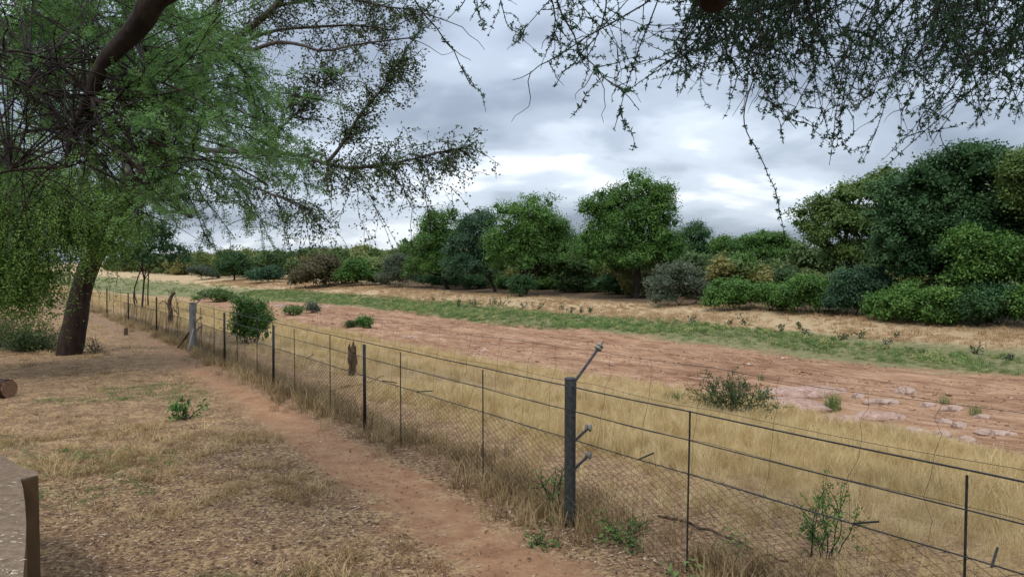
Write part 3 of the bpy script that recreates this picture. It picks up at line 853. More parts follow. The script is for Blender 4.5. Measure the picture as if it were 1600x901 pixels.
# ================================================================== TREES
def lobe_px(px, py, rx, ry, d):
    """a crown lobe from its place and radii in the photograph, at d metres, as a real ellipsoid"""
    return P(px, py, d), np.array((rx, rx, ry)) * d / FPX
def crown(rng, lobes, n_clump, per, clump_r, ll, lw, sub=24, mb=None, droop=0., inner=.22, sub_r=.33, core=.8):
    mb = mb or MB()
    subs = []
    for c, r in lobes:
        subs.append((c, r * .7))
        for _ in range(sub):
            d = unit(rng.normal(0, 1, 3)); d[2] = d[2] if d[2] > -.55 else -d[2] * .6
            k = rng.uniform(.6, 1.35)
            subs.append((c + d * r * rng.uniform(.6, 1.04), r * sub_r * k * np.array((1, 1, .8))))
    w = np.array([r[0] * r[2] for _, r in subs]); w = w / w.sum()
    st_ = rng.uniform(0, 1, len(subs))
    pick = rng.choice(len(subs), n_clump, p=w)
    C = np.array([c for c, _ in subs])[pick]; RR = np.array([r for _, r in subs])[pick]
    d = unit(rng.normal(0, 1, (n_clump, 3)))
    flip = (d[:, 2] < -.45) & (rng.uniform(0, 1, n_clump) < .7)
    d[flip, 2] *= -1
    f = np.where(rng.uniform(0, 1, n_clump) < inner, rng.uniform(.3, .85, n_clump), rng.uniform(.7, 1.12, n_clump) + .12 * np.abs(rng.normal(0, .6, n_clump)))
    f = np.where(rng.uniform(0, 1, n_clump) < .07, rng.uniform(1.1, 1.5, n_clump), f)      # stray sprays beyond the outline
    pc = C + d * RR * f[:, None]
    ct = np.clip(.6 * st_[pick] + .4 * rng.uniform(0, 1, n_clump), 0, 1)
    off = rng.normal(0, 1, (n_clump, per, 3)) * clump_r * np.array((1, 1, .75))
    off[..., 2] -= droop * np.abs(rng.normal(0, 1, (n_clump, per))) * clump_r
    lc = (pc[:, None] + off).reshape(-1, 3)
    nr = unit(np.repeat(d, per, 0) * .45 + rng.normal(0, .6, (n_clump * per, 3)) + np.array((0, 0, .45)))
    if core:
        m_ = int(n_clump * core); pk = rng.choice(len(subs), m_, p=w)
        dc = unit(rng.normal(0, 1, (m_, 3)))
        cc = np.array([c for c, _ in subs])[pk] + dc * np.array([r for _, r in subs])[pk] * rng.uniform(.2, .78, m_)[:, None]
        leaves(mb, rng, cc, dc + rng.normal(0, .5, (m_, 3)), ll * 3.4, lw * 3.8, rng.uniform(0, .5, m_))  # larger inner leaves in dark tints only, painting shade into the crown gaps
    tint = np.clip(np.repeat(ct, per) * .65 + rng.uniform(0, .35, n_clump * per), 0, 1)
    leaves(mb, rng, lc, nr, ll, lw, tint)
    return mb
def limbs(mb, rng, base, lobes, r0, fork=.45, sides=8, via=None, lean=None):
    """a trunk from base that forks into one limb for each lobe"""
    base = np.asarray(base, float)
    cen = np.mean([c for c, _ in lobes], 0)
    low = min(c[2] - r[2] for c, r in lobes)
    fk = base + (cen - base) * fork
    fk[2] = max(base[2] + (cen[2] - base[2]) * fork, min(low, cen[2]))
    pts = [base - np.array((0, 0, .2)), base, base + (fk - base) * .5 + rng.normal(0, .12, 3) * r0 * 3, fk] if via is None else [base - np.array((0, 0, .2)), base] + list(via)
    fk = np.asarray(pts[-1])
    ln = smooth_line(pts, 12)
    mb.tube(ln, np.r_[r0 * 1.5, r0 * 1.2, np.linspace(r0, r0 * .7, 10)], sides, jitter=.1, rng=rng)
    for c, r in lobes:
        mid = (fk + c) / 2 + rng.normal(0, .12, 3) * np.linalg.norm(c - fk)
        ln = smooth_line([fk - (fk - base) * .05, mid, c, c + unit(c - mid) * r * .4], 9)
        mb.tube(ln, np.linspace(r0 * .55, r0 * .12, 9), 6)
        for _ in range(4):
            k = rng.integers(3, 8)
            e = c + unit(rng.normal(0, 1, 3)) * r * .8
            mb.tube(smooth_line([ln[k], (ln[k] + e) / 2 + rng.normal(0, .1, 3), e], 5), np.linspace(r0 * .18, r0 * .04, 5), 4)
def far_tree(name, label, base, lobes, leaf, seed, r0=.22, n=1100, per=14, cr=.25, ll=.19, lw=.12, bark='bark_dark', fork=.4, group=None, d=None, via=None, cat='tree', extra=(), sub=22, inner=.10, dens=1.3):
    rng = np.random.default_rng(seed)
    b = G(*base)
    if d is not None:
        b = np.array(((base[0] - 800) / FPX * d, d, 0.)); b[2] = hz(b[0], b[1])
    dd = project(b)[2] if d is None else d
    lb = [lobe_px(a, c, e * 1.06, f * 1.05, dd + (g[0] if g else 0)) for a, c, e, f, *g in lobes]
    root = thing(name, label, cat, tuple(b), group)
    mb = MB(); limbs(mb, rng, b, lb, r0, fork, via=None if via is None else [P(x, y, dd) for x, y in via])
    for x, y in extra:
        bb = G(x, y); mb.tube(smooth_line([bb - np.array((0, 0, .2)), bb + np.array((rng.normal(0, .2), 0, 1.2)), lb[0][0]], 7), np.linspace(r0 * .8, r0 * .3, 7), 6)
    mb.build('trunk', bark, root, smooth=True)
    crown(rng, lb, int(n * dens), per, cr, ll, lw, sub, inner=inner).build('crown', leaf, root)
    return root
BANK = 'large trees on the far bank'
far_tree('bank_tree', 'tall green tree at the left end of the far bank grove, beside a grey bush', (700, 452),
         [(686, 358, 36, 36), (664, 396, 34, 38), (704, 392, 32, 38), (688, 416, 40, 20), (655, 418, 22, 18)], 'l_green', 101, .3, 1500)
far_tree('bank_tree', 'dark blue green tree with a thin leaning trunk on the far bank', (774, 456),
         [(750, 362, 30, 34), (726, 398, 28, 38), (757, 400, 26, 36), (738, 418, 34, 18)], 'l_blue', 102, .2, 1300, via=[(768, 440), (758, 420), (752, 400)])
far_tree('bank_tree', 'broad rounded bright green tree in the middle of the far bank grove', (819, 461),
         [(826, 345, 44, 40), (800, 385, 40, 40), (858, 368, 38, 42), (806, 405, 42, 30), (850, 402, 46, 32), (826, 385, 44, 40)], 'l_green', 103, .33, 2300)
far_tree('bank_tree', 'slender shaded tree between the rounded tree and the tallest tree', (890, 449),
         [(886, 392, 26, 34), (908, 400, 30, 38), (880, 410, 32, 24), (910, 414, 26, 20)], 'l_dark', 104, .2, 1100, extra=((870, 444),))
far_tree('bank_tree', 'tallest tree of the far bank with a two tiered crown and straight dark trunk', (995, 466),
         [(998, 318, 44, 42), (1032, 338, 32, 48), (940, 332, 34, 28), (970, 350, 40, 34), (962, 388, 48, 42), (1022, 388, 46, 42), (938, 394, 34, 40), (985, 404, 52, 28), (1045, 405, 26, 28)], 'l_green', 105, .38, 3000, via=[(996, 440), (996, 415), (993, 395)])
far_tree('bank_tree', 'dark round topped tree just to the right of the tallest tree', (1084, 452),
         [(1086, 378, 26, 26), (1074, 405, 28, 32), (1094, 412, 28, 28), (1082, 432, 34, 16)], 'l_dark', 106, .22, 1100)
far_tree('bank_tree', 'pale thin crowned tree with sky showing through, before the dark mass of trees', (1322, 440),
         [(1290, 335, 36, 26), (1350, 300, 44, 26), (1390, 285, 30, 20), (1330, 350, 46, 32), (1280, 370, 30, 26), (1385, 335, 36, 34), (1330, 395, 40, 26)], 'l_lime', 107, .26, 1700, per=12, d=52, sub=14, inner=.12, dens=1.25)
far_tree('bank_tree', 'huge dark green tree filling the right end of the far bank', (1470, 478),
         [(1500, 262, 60, 38), (1570, 275, 60, 44), (1440, 300, 50, 42), (1410, 355, 46, 50), (1490, 350, 66, 60), (1570, 360, 60, 60), (1440, 410, 56, 40), (1530, 420, 60, 40), (1640, 330, 60, 70)], 'l_dark', 108, .45, 5000, per=15, d=45)
far_tree('bank_tree', 'yellowish green tree cut by the frame edge above the dark trees', (1640, 480),
         [(1606, 262, 34, 28), (1640, 290, 46, 40), (1596, 310, 24, 34)], 'l_lime', 109, .25, 900, d=41.5)
far_tree('bank_tree', 'mid green rounded tree standing out in front of the dark mass', (1548, 480),
         [(1545, 402, 42, 26), (1522, 425, 32, 24), (1576, 415, 30, 28), (1510, 380, 26, 22)], 'l_green', 110, .2, 1400, d=41.5)
far_tree('bank_tree', 'low light green tree behind the bushes with a gap of sky in its crown', (1132, 440),
         [(1130, 385, 20, 14), (1140, 402, 26, 18), (1120, 418, 24, 18)], 'l_bright', 111, .18, 700, d=82)
far_tree('bank_tree', 'wide flat topped green tree on the skyline behind the bushes', (1185, 436),
         [(1170, 384, 28, 14), (1200, 376, 26, 12), (1186, 402, 36, 22), (1222, 385, 26, 18), (1228, 408, 26, 22)], 'l_green', 112, .24, 1500, d=80)
# bushes: foliage and stems
def bush(label, base, lobes, leaf, seed, n=420, per=14, cr=.2, ll=.15, lw=.085, group=None, d=None, name='bush', stems=7, stem_mat='bark_dark', sr=.03, cat='bush', inner=.3):
    rng = np.random.default_rng(seed)
    b = G(*base); dd = project(b)[2] if d is None else d
    lb = [lobe_px(a, c, e, f, dd + (g[0] if g else 0)) for a, c, e, f, *g in lobes]
    root = thing(name, label, cat, tuple(b), group)
    mb = MB()
    for k in range(stems):
        c, r = lb[k % len(lb)]
        e = c + unit(rng.normal(0, 1, 3)) * r * .7
        s = b + np.array((rng.normal(0, .1), rng.normal(0, .1), -.08)) + (np.array((c[0], c[1], b[2])) - b) * .6
        s[2] = hz(s[0], s[1]) - .08
        mb.tube(smooth_line([s, (s + e) / 2 + rng.normal(0, .08, 3), e], 7), np.linspace(sr, sr * .3, 7), 5)
    mb.build('stem', stem_mat, root)
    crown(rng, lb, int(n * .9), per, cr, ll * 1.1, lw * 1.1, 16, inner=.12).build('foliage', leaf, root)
    return root
bush('large grey green bush at the foot of the tallest tree', (1058, 477), [(1062, 440, 36, 28), (1036, 455, 30, 22), (1085, 455, 26, 24)], 'l_grey', 201, 1000)
bush('bright green bush with rounded top next to the large grey green bush', (1140, 485), [(1140, 458, 32, 22), (1122, 466, 20, 18), (1166, 462, 26, 22)], 'l_bright', 202, 900)
bush('pale green upright shrub rising behind the bright green bush', (1165, 470), [(1162, 415, 20, 20), (1172, 432, 28, 18), (1150, 436, 20, 14)], 'l_bright', 203, 600)
bush('grey leafless looking shrub in front of the skyline trees', (1212, 458), [(1210, 425, 18, 20), (1216, 440, 20, 14)], 'l_grey', 204, 420)
bush('green bush with reddish stems below the grey shrub', (1212, 485), [(1205, 462, 24, 20), (1222, 470, 22, 16)], 'l_green', 205, 600)
bush('wide mid green bush on the bank edge beside bare sticks', (1265, 490), [(1262, 456, 38, 30), (1290, 466, 32, 24), (1240, 468, 24, 20)], 'l_green', 206, 1200)
bush('feathery blue green bush below the pale thin crowned tree', (1338, 494), [(1335, 448, 34, 34), (1362, 440, 30, 26), (1318, 470, 26, 20), (1360, 472, 28, 20)], 'l_blue', 207, 1200)
bush('small vivid green bush at the front of the dark thicket', (1380, 500), [(1380, 478, 22, 20), (1372, 488, 18, 12)], 'l_bright', 208, 420)
bush('green bush under the huge dark tree, behind the vivid bush', (1425, 503), [(1425, 472, 38, 26), (1450, 482, 30, 20), (1408, 490, 22, 12)], 'l_green', 209, 1000)
bush('bright leafed bush at the middle of the dark thicket edge', (1480, 507), [(1482, 476, 34, 26), (1508, 488, 28, 16), (1466, 490, 24, 16)], 'l_green', 210, 1000)
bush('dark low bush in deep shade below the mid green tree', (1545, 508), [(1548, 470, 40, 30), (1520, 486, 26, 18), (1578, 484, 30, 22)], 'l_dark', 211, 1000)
bush('green bush cut by the frame edge at the far bank', (1612, 512), [(1606, 478, 30, 28), (1630, 470, 30, 30)], 'l_green', 212, 700)
bush('low green bush growing round the rounded tree trunk', (816, 463), [(815, 444, 18, 16), (812, 454, 14, 9)], 'l_dark', 213, 420)
bush('shaded bush beside the trunk of the tallest tree', (968, 460), [(955, 440, 26, 18), (975, 450, 16, 10)], 'l_dark', 214, 420)
bush('dark undergrowth bush between the leaning trunk and the grove end', (728, 452), [(728, 438, 26, 14), (745, 442, 20, 10)], 'l_dark', 215, 420)
bush('dense grey bush at the outer end of the far bank grove', (622, 449), [(624, 418, 26, 28), (612, 434, 22, 14), (642, 430, 20, 18)], 'l_grey', 216, 900, cr=.3)
bush('large rounded dark brown bush alone on the dry bank', (497, 449), [(500, 424, 34, 24), (474, 434, 20, 14), (522, 432, 18, 16)], 'l_brown', 217, 1300, cr=.4, ll=.26, lw=.15)
bush('blue green spreading bush beside the small dark tree on the dry bank', (411, 442), [(404, 430, 15, 10), (424, 427, 14, 11)], 'l_blue', 218, 500, cr=.35, ll=.28, lw=.16)
bush('green bush between the brown bush and the grey bush', (568, 446), [(562, 422, 22, 18), (585, 428, 18, 15), (545, 430, 16, 13)], 'l_green', 219, 800, cr=.4, ll=.28, lw=.16)
bush('yellow green low bush behind the fence beyond the concrete post', (332, 472), [(330, 462, 26, 9), (350, 466, 16, 6)], 'l_lime', 221, 260, cr=.25, ll=.2, lw=.1, stems=5)
bush('olive grey low bush at the far end of the sandy slope', (318, 437), [(314, 425, 16, 10), (330, 428, 12, 8)], 'l_grey', 220, 420, cr=.35, ll=.28, lw=.16)
far_tree('savanna_tree', 'small dark round tree with short trunk on the far sandy slope', (366, 438),
         [(366, 412, 20, 17), (352, 418, 12, 11), (380, 418, 12, 11)], 'l_dark', 231, .2, 800, cr=.4, ll=.3, lw=.18, fork=.3)
far_tree('savanna_tree', 'yellowing tree on the skyline above the blue green bush', (430, 432),
         [(432, 408, 24, 12), (412, 412, 16, 9), (452, 412, 16, 9)], 'l_autumn', 232, .2, 600, cr=.45, ll=.34, lw=.2, d=175)
far_tree('savanna_tree', 'green skyline tree with layered top behind the large brown bush', (545, 434),
         [(548, 402, 20, 10), (530, 410, 16, 10), (566, 408, 16, 10)], 'l_green', 233, .2, 600, cr=.45, ll=.34, lw=.2, d=165)
far_tree('savanna_tree', 'thin flat topped tree poking above the skyline woodland', (489, 430),
         [(487, 393, 9, 4), (484, 401, 7, 3)], 'l_olive', 234, .16, 160, cr=.4, ll=.34, lw=.2, d=190)
far_tree('savanna_tree', 'thin crowned bushy tree on the skyline beside the grey bush', (588, 440),
         [(586, 398, 7, 7), (590, 412, 12, 12), (580, 420, 14, 10)], 'l_lime', 235, .15, 420, cr=.35, ll=.3, lw=.18, d=125)
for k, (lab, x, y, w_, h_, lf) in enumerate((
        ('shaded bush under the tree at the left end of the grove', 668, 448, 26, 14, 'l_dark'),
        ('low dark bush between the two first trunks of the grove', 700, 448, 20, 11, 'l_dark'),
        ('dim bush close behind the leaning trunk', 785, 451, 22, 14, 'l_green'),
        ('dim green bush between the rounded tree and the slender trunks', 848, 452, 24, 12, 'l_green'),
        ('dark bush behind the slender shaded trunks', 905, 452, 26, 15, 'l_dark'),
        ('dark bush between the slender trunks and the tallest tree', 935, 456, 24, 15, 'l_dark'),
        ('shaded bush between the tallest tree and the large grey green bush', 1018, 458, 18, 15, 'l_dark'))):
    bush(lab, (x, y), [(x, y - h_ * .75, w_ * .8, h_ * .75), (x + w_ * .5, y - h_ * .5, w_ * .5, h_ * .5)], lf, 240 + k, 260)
# woodland that reads as one mass, behind everything on the far bank
rw = np.random.default_rng(61)
pr = []
for k in range(4):
    lb = [(np.array((rw.normal(0, 1.1), rw.normal(0, 1.1), rw.uniform(2.4, 3.9))), np.array((1.7, 1.7, 1.3)) * rw.uniform(.7, 1.15)) for _ in range(4)] + [(np.array((0, 0, 1.3)), np.array((1.9, 1.9, 1.2)))]
    mbw = crown(rw, lb, 520, 10, .32, .36, .22, 6)
    pr.append(proto('woodland_crown', mbw, 'w_far'))
s_ = np.r_[rw.uniform(53, 120, 520), rw.uniform(47, 150, 560)]; t_ = np.r_[rw.uniform(-45, 95, 520), rw.uniform(95, 330, 560)]
x_, y_ = xy_of(s_, t_)
h_ = np.where(t_ < 95, rw.uniform(.55, 1.0, len(s_)), rw.uniform(.7, 1.3, len(s_)))
scatter('distant_woodland', 'mixed green and yellowing bushland reading as one mass behind the far bank', 'woodland', on_ground(s_, t_, -.2), h_, pr, rw, .04)

# ================================================================== NEAR TREES
def twig_leaves(mbL, rng, line, step, ll, lw, r, start=.0):
    """small leaves along a twig"""
    seg = np.linalg.norm(np.diff(line, axis=0), axis=1); tot = seg.sum()
    n = max(2, int(tot * (1 - start) / step))
    u = rng.uniform(start, 1, n) * tot
    cs = np.r_[0, np.cumsum(seg)]
    p = np.stack([np.interp(u, cs, line[:, i]) for i in range(3)], -1) + rng.normal(0, r, (n, 3))
    leaves(mbL, rng, p, rng.normal(0, 1, (n, 3)) + np.array((0, 0, .6)), ll, lw, np.clip(rng.uniform(.1, .9) * .6 + rng.uniform(0, .4, n), 0, 1))
# ---- leaning tree beside the path, its limbs reaching over the fence
ra = np.random.default_rng(301)
bA = G(108, 553); dA = project(bA)[2]
treeA = thing('leaning_tree', 'leaning dark trunked tree beside the path with olive leaved limbs reaching over the fence', 'tree', tuple(bA))
tw = dA / FPX
mb = MB()
tr_line = smooth_line([bA + np.array((-.05, 0, -.25)), bA, P(118, 500, dA), P(133, 432, dA), P(160, 380, dA - .3), P(192, 325, dA - .5)], 18)
mb.tube(tr_line, np.r_[.50, .40, .345, np.linspace(.33, .18, 15)], 14, jitter=.07, rng=ra)
mb.build('trunk', 'bark_red', treeA, smooth=True)
limbsA = MB(); twA = MB(); lfA = MB()
def lim(pts, r0, r1, n=14):
    ln = smooth_line([P(x, y, d) for x, y, d in pts], n)
    limbsA.tube(ln, np.linspace(r0, r1, n), 7, jitter=.06, rng=ra)
    return ln
D = dA - .5
l1 = lim([(190, 330, D), (250, 210, D - .5), (300, 130, D - 1), (345, 80, D - 1.5), (395, 40, D - 2), (430, 10, D - 2), (470, -40, D - 2)], .14, .06)
l2 = lim([(360, 68, D - 1.6), (395, 78, D - 2), (430, 66, D - 2.2), (470, 70, D - 2.5), (505, 80, D - 2.6), (555, 70, D - 2.8), (615, 62, D - 3), (660, 58, D - 3)], .055, .012)
l3 = lim([(345, 85, D - 1.5), (420, 50, D - 1), (500, 42, D - 1), (560, 40, D - 1), (620, 48, D - 1)], .05, .012)
l4 = lim([(245, 225, D - .5), (330, 235, D - 1.5), (400, 238, D - 2), (470, 242, D - 2.5), (530, 262, D - 3), (590, 258, D - 3), (640, 250, D - 3.2), (700, 235, D - 3.4), (738, 232, D - 3.5)], .07, .010)
l5 = lim([(512, 254, D - 2.8), (535, 225, D - 3), (562, 180, D - 3), (590, 148, D - 3), (612, 125, D - 3), (632, 95, D - 3)], .045, .01)
l6 = lim([(430, 10, D - 2), (520, -5, D - 2), (600, 10, D - 2.2), (650, 15, D - 2.2)], .04, .01)
l7 = lim([(192, 325, D), (200, 240, D + .5), (190, 140, D + 1), (200, 40, D + 1), (210, -60, D + 1)], .16, .08)
l8 = lim([(192, 325, D), (140, 250, D + .5), (80, 180, D + 1), (20, 120, D + 1)], .12, .04)
l9 = lim([(300, 130, D - 1), (330, 40, D - .5), (350, -40, D - .5)], .08, .05)
l10 = lim([(400, 238, D - 2), (450, 190, D - 2), (490, 150, D - 2), (520, 110, D - 2)], .03, .008)
l11 = lim([(330, 235, D - 1.5), (380, 280, D - 2), (440, 310, D - 2.4), (500, 330, D - 2.6)], .04, .008)
def clothe(ln, n, length, grav, leafy=1., a=.15, b=1., upw=.0, step=.035):
    for _ in range(n):
        k = a + (b - a) * ra.uniform() ** .8; i = min(int(k * (len(ln) - 1)), len(ln) - 2)
        tg = unit(ln[i + 1] - ln[i])
        dr = unit(tg * .7 + ra.normal(0, .65, 3) + np.array((0, 0, upw)))
        tl = grow(ra, ln[i], dr, length * ra.uniform(.5, 1.3), 7, .18, grav)
        twA.tube(tl, np.linspace(.010, .004, 8), 4, caps=False)
        if ra.uniform() < leafy:
            twig_leaves(lfA, ra, tl, step, .075, .04, .05, .1)
            for _ in range(3):
                j = ra.integers(2, 7)
                t2 = grow(ra, tl[j], unit(tl[j] - tl[j - 1] + ra.normal(0, .6, 3)), length * ra.uniform(.25, .5), 5, .2, grav)
                twA.tube(t2, np.linspace(.006, .003, 6), 3, caps=False)
                twig_leaves(lfA, ra, t2, step, .075, .04, .045)
clothe(l4, 85, .8, .10, a=.35)
clothe(l4, 26, 1.9, .16, a=.3, b=.8, upw=-.5, step=.05)      # long sprays hanging under the limb
clothe(l11, 40, 1.5, .15, upw=-.3, a=.1, step=.045)
clothe(l5, 80, .65, .02)
clothe(l2, 24, 1.0, .03, leafy=.25, a=.3)
clothe(l3, 50, .8, .05, leafy=.8)
clothe(l6, 50, .8, .08, leafy=.9)
clothe(l1, 60, 1.0, .04, a=.4)
clothe(l10, 60, .8, .05)
clothe(l9, 26, 1.0, .04)
limbsA.build('limb', 'bark_grey', treeA, smooth=True)
twA.build('twigs', 'twig', treeA)
lb = [lobe_px(*a) for a in ((385, 55, 46, 38, D - 1.5), (440, 15, 60, 34, D - 1.5), (540, 15, 60, 26, D - 2), (455, 165, 50, 40, D - 2), (395, 185, 48, 40, D - 1.5), (520, 205, 40, 28, D - 2.6),
      (575, 170, 34, 34, D - 3), (615, 125, 26, 26, D - 3), (350, 270, 46, 34, D - 1.5), (430, 290, 44, 26, D - 2.2), (590, 245, 44, 18, D - 3), (670, 232, 34, 14, D - 3.3), (500, 95, 44, 26, D - 1.8))]
crown(ra, lb, 430, 9, .18, .075, .038, 12, mb=lfA, inner=.25, core=0)
lfA.build('foliage', 'l_olive', treeA)
lb = [lobe_px(*a) for a in ((210, 130, 120, 80, D + 2.2), (90, 110, 120, 90, D + 2.5), (200, 10, 130, 60, D + 2.5), (60, 0, 110, 60, D + 2.5), (240, 260, 60, 50, D + 1.5))]
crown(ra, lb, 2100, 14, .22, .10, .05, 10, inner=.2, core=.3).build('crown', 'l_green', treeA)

# ---- weeping bright green tree at the edge, in front of the trunk
rb = np.random.default_rng(302)
dC = 15.5
bC = P(-120, 560, dC); bC[2] = hz(bC[0], bC[1])
treeC = thing('weeping_tree', 'bright green tree with hanging leafy sprays in front of the leaning trunk', 'tree', tuple(bC))
mb = MB(); lfC = MB()
tl = smooth_line([bC - np.array((0, 0, .2)), bC, P(-100, 420, dC), P(-60, 280, dC)], 10)
mb.tube(tl, np.linspace(.22, .14, 10), 9)
mb.build('trunk', 'bark_dark', treeC, smooth=True)
mb = MB()
starts = []
for a in ((30, 250), (90, 270), (150, 285), (60, 300), (110, 320), (-20, 280), (165, 330)):
    e = P(a[0], a[1], dC + rb.uniform(-1.3, 1.3))
    ln = smooth_line([tl[-1] + rb.normal(0, .1, 3), (tl[-1] + e) / 2 + np.array((0, 0, .4)), e], 9)
    mb.tube(ln, np.linspace(.06, .015, 9), 5); starts.append(ln)
for ln in starts:
    for _ in range(62):
        i = rb.integers(2, 9)
        st = ln[i] + rb.normal(0, .35, 3)
        px, py, _d = project(st)
        mxl = max(.4, (505 - py) / FPX * dC * rb.uniform(.35, 1.0)) if px < 120 else max(.3, (470 - py) / FPX * dC * rb.uniform(.3, .9) * (1 if px < 160 else .7))
        t2 = grow(rb, st, unit(rb.normal(0, .55, 3) + np.array((0, 0, -.5))), min(mxl, 2.6), 9, .16, .16)
        mb.tube(t2, np.linspace(.007, .003, 10), 3, caps=False)
        twig_leaves(lfC, rb, t2, .014, .05, .022, .04)
mb.build('limb', 'twig', treeC)
lb = [lobe_px(*a) for a in ((40, 330, 85, 46, dC + .6), (105, 365, 56, 44, dC + .4), (15, 420, 66, 50, dC), (150, 325, 52, 40, dC + .8), (60, 440, 50, 40, dC), (-60, 400, 80, 90, dC), (166, 372, 38, 38, dC + .5), (30, 468, 50, 30, dC), (185, 315, 40, 34, dC + 1), (100, 300, 60, 36, dC + 1))]
crown(rb, lb, 4200, 13, .19, .062, .034, 14, mb=lfC, droop=1.6, inner=.2, core=.2)
lfC.build('foliage', 'l_weep', treeC)

# ---- great acacia behind the viewer: limbs arch overhead and droop into view
rd = np.random.default_rng(303)
bD = np.array((.6, -3.2, hz(.6, -3.2)))
treeD = thing('acacia_tree', 'overhanging acacia with fine feathery leaves and dark limbs drooping from above', 'tree', tuple(bD))
topD = np.array((.5, -2.2, 6.2))
mb = MB(); mb.tube(smooth_line([bD - np.array((0, 0, .2)), bD, (bD + topD) / 2 + np.array((.15, .1, 0)), topD], 12), np.r_[.42, .36, np.linspace(.33, .26, 10)], 12, jitter=.06, rng=rd)
mb.build('trunk', 'bark_dark', treeD, smooth=True)
# pinnate leaf: pairs of narrow leaflets along a midrib
def pinnate(npair, ln, lw, ll, fold=.25):
    V, Q = [], []
    for k in range(npair):
        x = (k + .6) / npair
        for s in (-1, 1):
            a = np.array((x, 0, 0)); o = np.array((.35 * ll, s * ll, fold * ll * .6)); w = np.array((lw, 0, 0))
            i = len(V); V += [a - w * .4, a + o * .5 - w, a + o, a + o * .5 + w]; Q.append((i, i + 1, i + 2, i + 3))
    i = len(V); V += [(0, -.012, 0), (0, .012, 0), (1.05, .006, 0), (1.05, -.006, 0)]; Q.append((i, i + 1, i + 2, i + 3))
    return np.array(V, float), np.array(Q, int)
LEAF_A = (np.array([(0, 0, 0), (.5, .19, .06), (1, 0, 0), (.5, -.19, .06)], float), np.array([(0, 1, 2, 3)]))
LEAF_F = pinnate(3, 1, .10, .30)
def put_leaves(mb, rng, line, step, size, shape, start=0., spread=.7):
    seg = np.linalg.norm(np.diff(line, axis=0), axis=1); tot = seg.sum(); cs = np.r_[0, np.cumsum(seg)]
    n = max(2, int(tot * (1 - start) / step))
    u = (start + (1 - start) * rng.uniform(0, 1, n)) * tot
    p = np.stack([np.interp(u, cs, line[:, i]) for i in range(3)], -1)
    tg = unit(np.stack([np.interp(u + .01, cs, line[:, i]) - np.interp(u - .01, cs, line[:, i]) for i in range(3)], -1))
    ax = unit(tg * .55 + rng.normal(0, spread, (n, 3)))
    up = unit(rng.normal(0, .6, (n, 3)) + np.array((0, 0, 1.)))
    stamp(mb, rng, shape[0], shape[1], p, ax, up, size * rng.uniform(.6, 1.3, n), np.clip(rng.uniform(0, .55) + rng.uniform(0, .5, n), 0, 1))
# right-hand canopy
limbR = MB(); twR = MB(); lfR = MB()
heads = []
for ex in ((-.6, 4.6, 5.0), (.9, 5.4, 5.2), (1.9, 6.6, 5.6), (3.0, 5.4, 5.3), (4.3, 6.2, 5.4), (5.4, 5.2, 5.2)):
    e = np.array(ex)
    ln = smooth_line([topD, topD * .5 + e * .5 + np.array((0, 0, .8)), e, e + (e - topD) * .12 + np.array((0, 0, -.1))], 16)
    limbR.tube(ln, np.linspace(.10, .025, 16), 7, jitter=.05, rng=rd); heads.append(ln)
HEAD = np.concatenate([h[6:] for h in heads])
def bottom(x):
    return np.interp(x, [680, 720, 760, 850, 900, 960, 1010, 1060, 1110, 1160, 1200, 1260, 1300, 1400, 1450, 1500, 1560, 1620], [20, 60, 120, 75, 140, 170, 150, 165, 120, 150, 165, 215, 250, 250, 240, 225, 205, 190])
# one limb that dips into the top of the view
lowl = smooth_line([topD, np.array((.75, .6, 5.3)), P(1135, -90, 3.6), P(1112, -16, 3.7), P(1085, -60, 4.2), P(1060, -150, 4.8)], 18)
limbR.tube(lowl, np.linspace(.11, .06, 18), 9, jitter=.06, rng=rd)
def rosettes(line, step, start=.05):
    seg = np.linalg.norm(np.diff(line, axis=0), axis=1); tot = seg.sum(); cs = np.r_[0, np.cumsum(seg)]
    n = max(2, int(tot * (1 - start) / step)); u = np.repeat((start + (1 - start) * rd.uniform(0, 1, n)) * tot, 7)
    p = np.stack([np.interp(u, cs, line[:, i]) for i in range(3)], -1); m = len(p)
    stamp(lfR, rd, LEAF_A[0], LEAF_A[1], p, unit(rd.normal(0, 1, (m, 3)) + np.array((0, 0, .15))), unit(rd.normal(0, 1, (m, 3))), np.repeat(rd.uniform(.6, 1.35, n), 7) * rd.uniform(.011, .029, m), np.clip(np.repeat(rd.uniform(0, .6, n), 7) + rd.uniform(0, .4, m), 0, 1))
def drooper(x, y1, d, thick=.009, leafy=1., side=15):
    y0 = -rd.uniform(60, 160)
    a = P(x + rd.normal(60, 130), y0, d + rd.normal(0, .3)); b = P(x, y1, d)
    m = (a + b) / 2 + rd.normal(0, .16, 3)
    ln = smooth_line([a, m, b], 12) + np.cumsum(rd.normal(0, .012, (12, 3)), 0)
    k = np.argmin(np.linalg.norm(HEAD - a, axis=1)); h = HEAD[k]
    twR.tube(smooth_line([h, (h + a) / 2 + np.array((0, 0, .12)), a], 6), np.linspace(.018, thick, 6), 5, caps=False)
    twR.tube(ln, np.linspace(thick * .75, .0022, 12), 4, caps=False)
    rosettes(ln, .04, .25)
    for _ in range(side):
        i = rd.integers(1, 11); tg = unit(ln[min(i + 1, 11)] - ln[i - 1])
        L_ = rd.uniform(.16, .55) * (1.15 - .5 * i / 11)
        t2 = grow(rd, ln[i], unit(tg * .35 + rd.normal(0, .7, 3)), L_, 7, .24, .06)
        twR.tube(t2, np.linspace(.0038, .0016, 8), 3, caps=False)
        if rd.uniform() < leafy * .88:
            rosettes(t2, .030)
xs = np.r_[rd.uniform(985, 1650, 112), rd.uniform(700, 985, 9)]
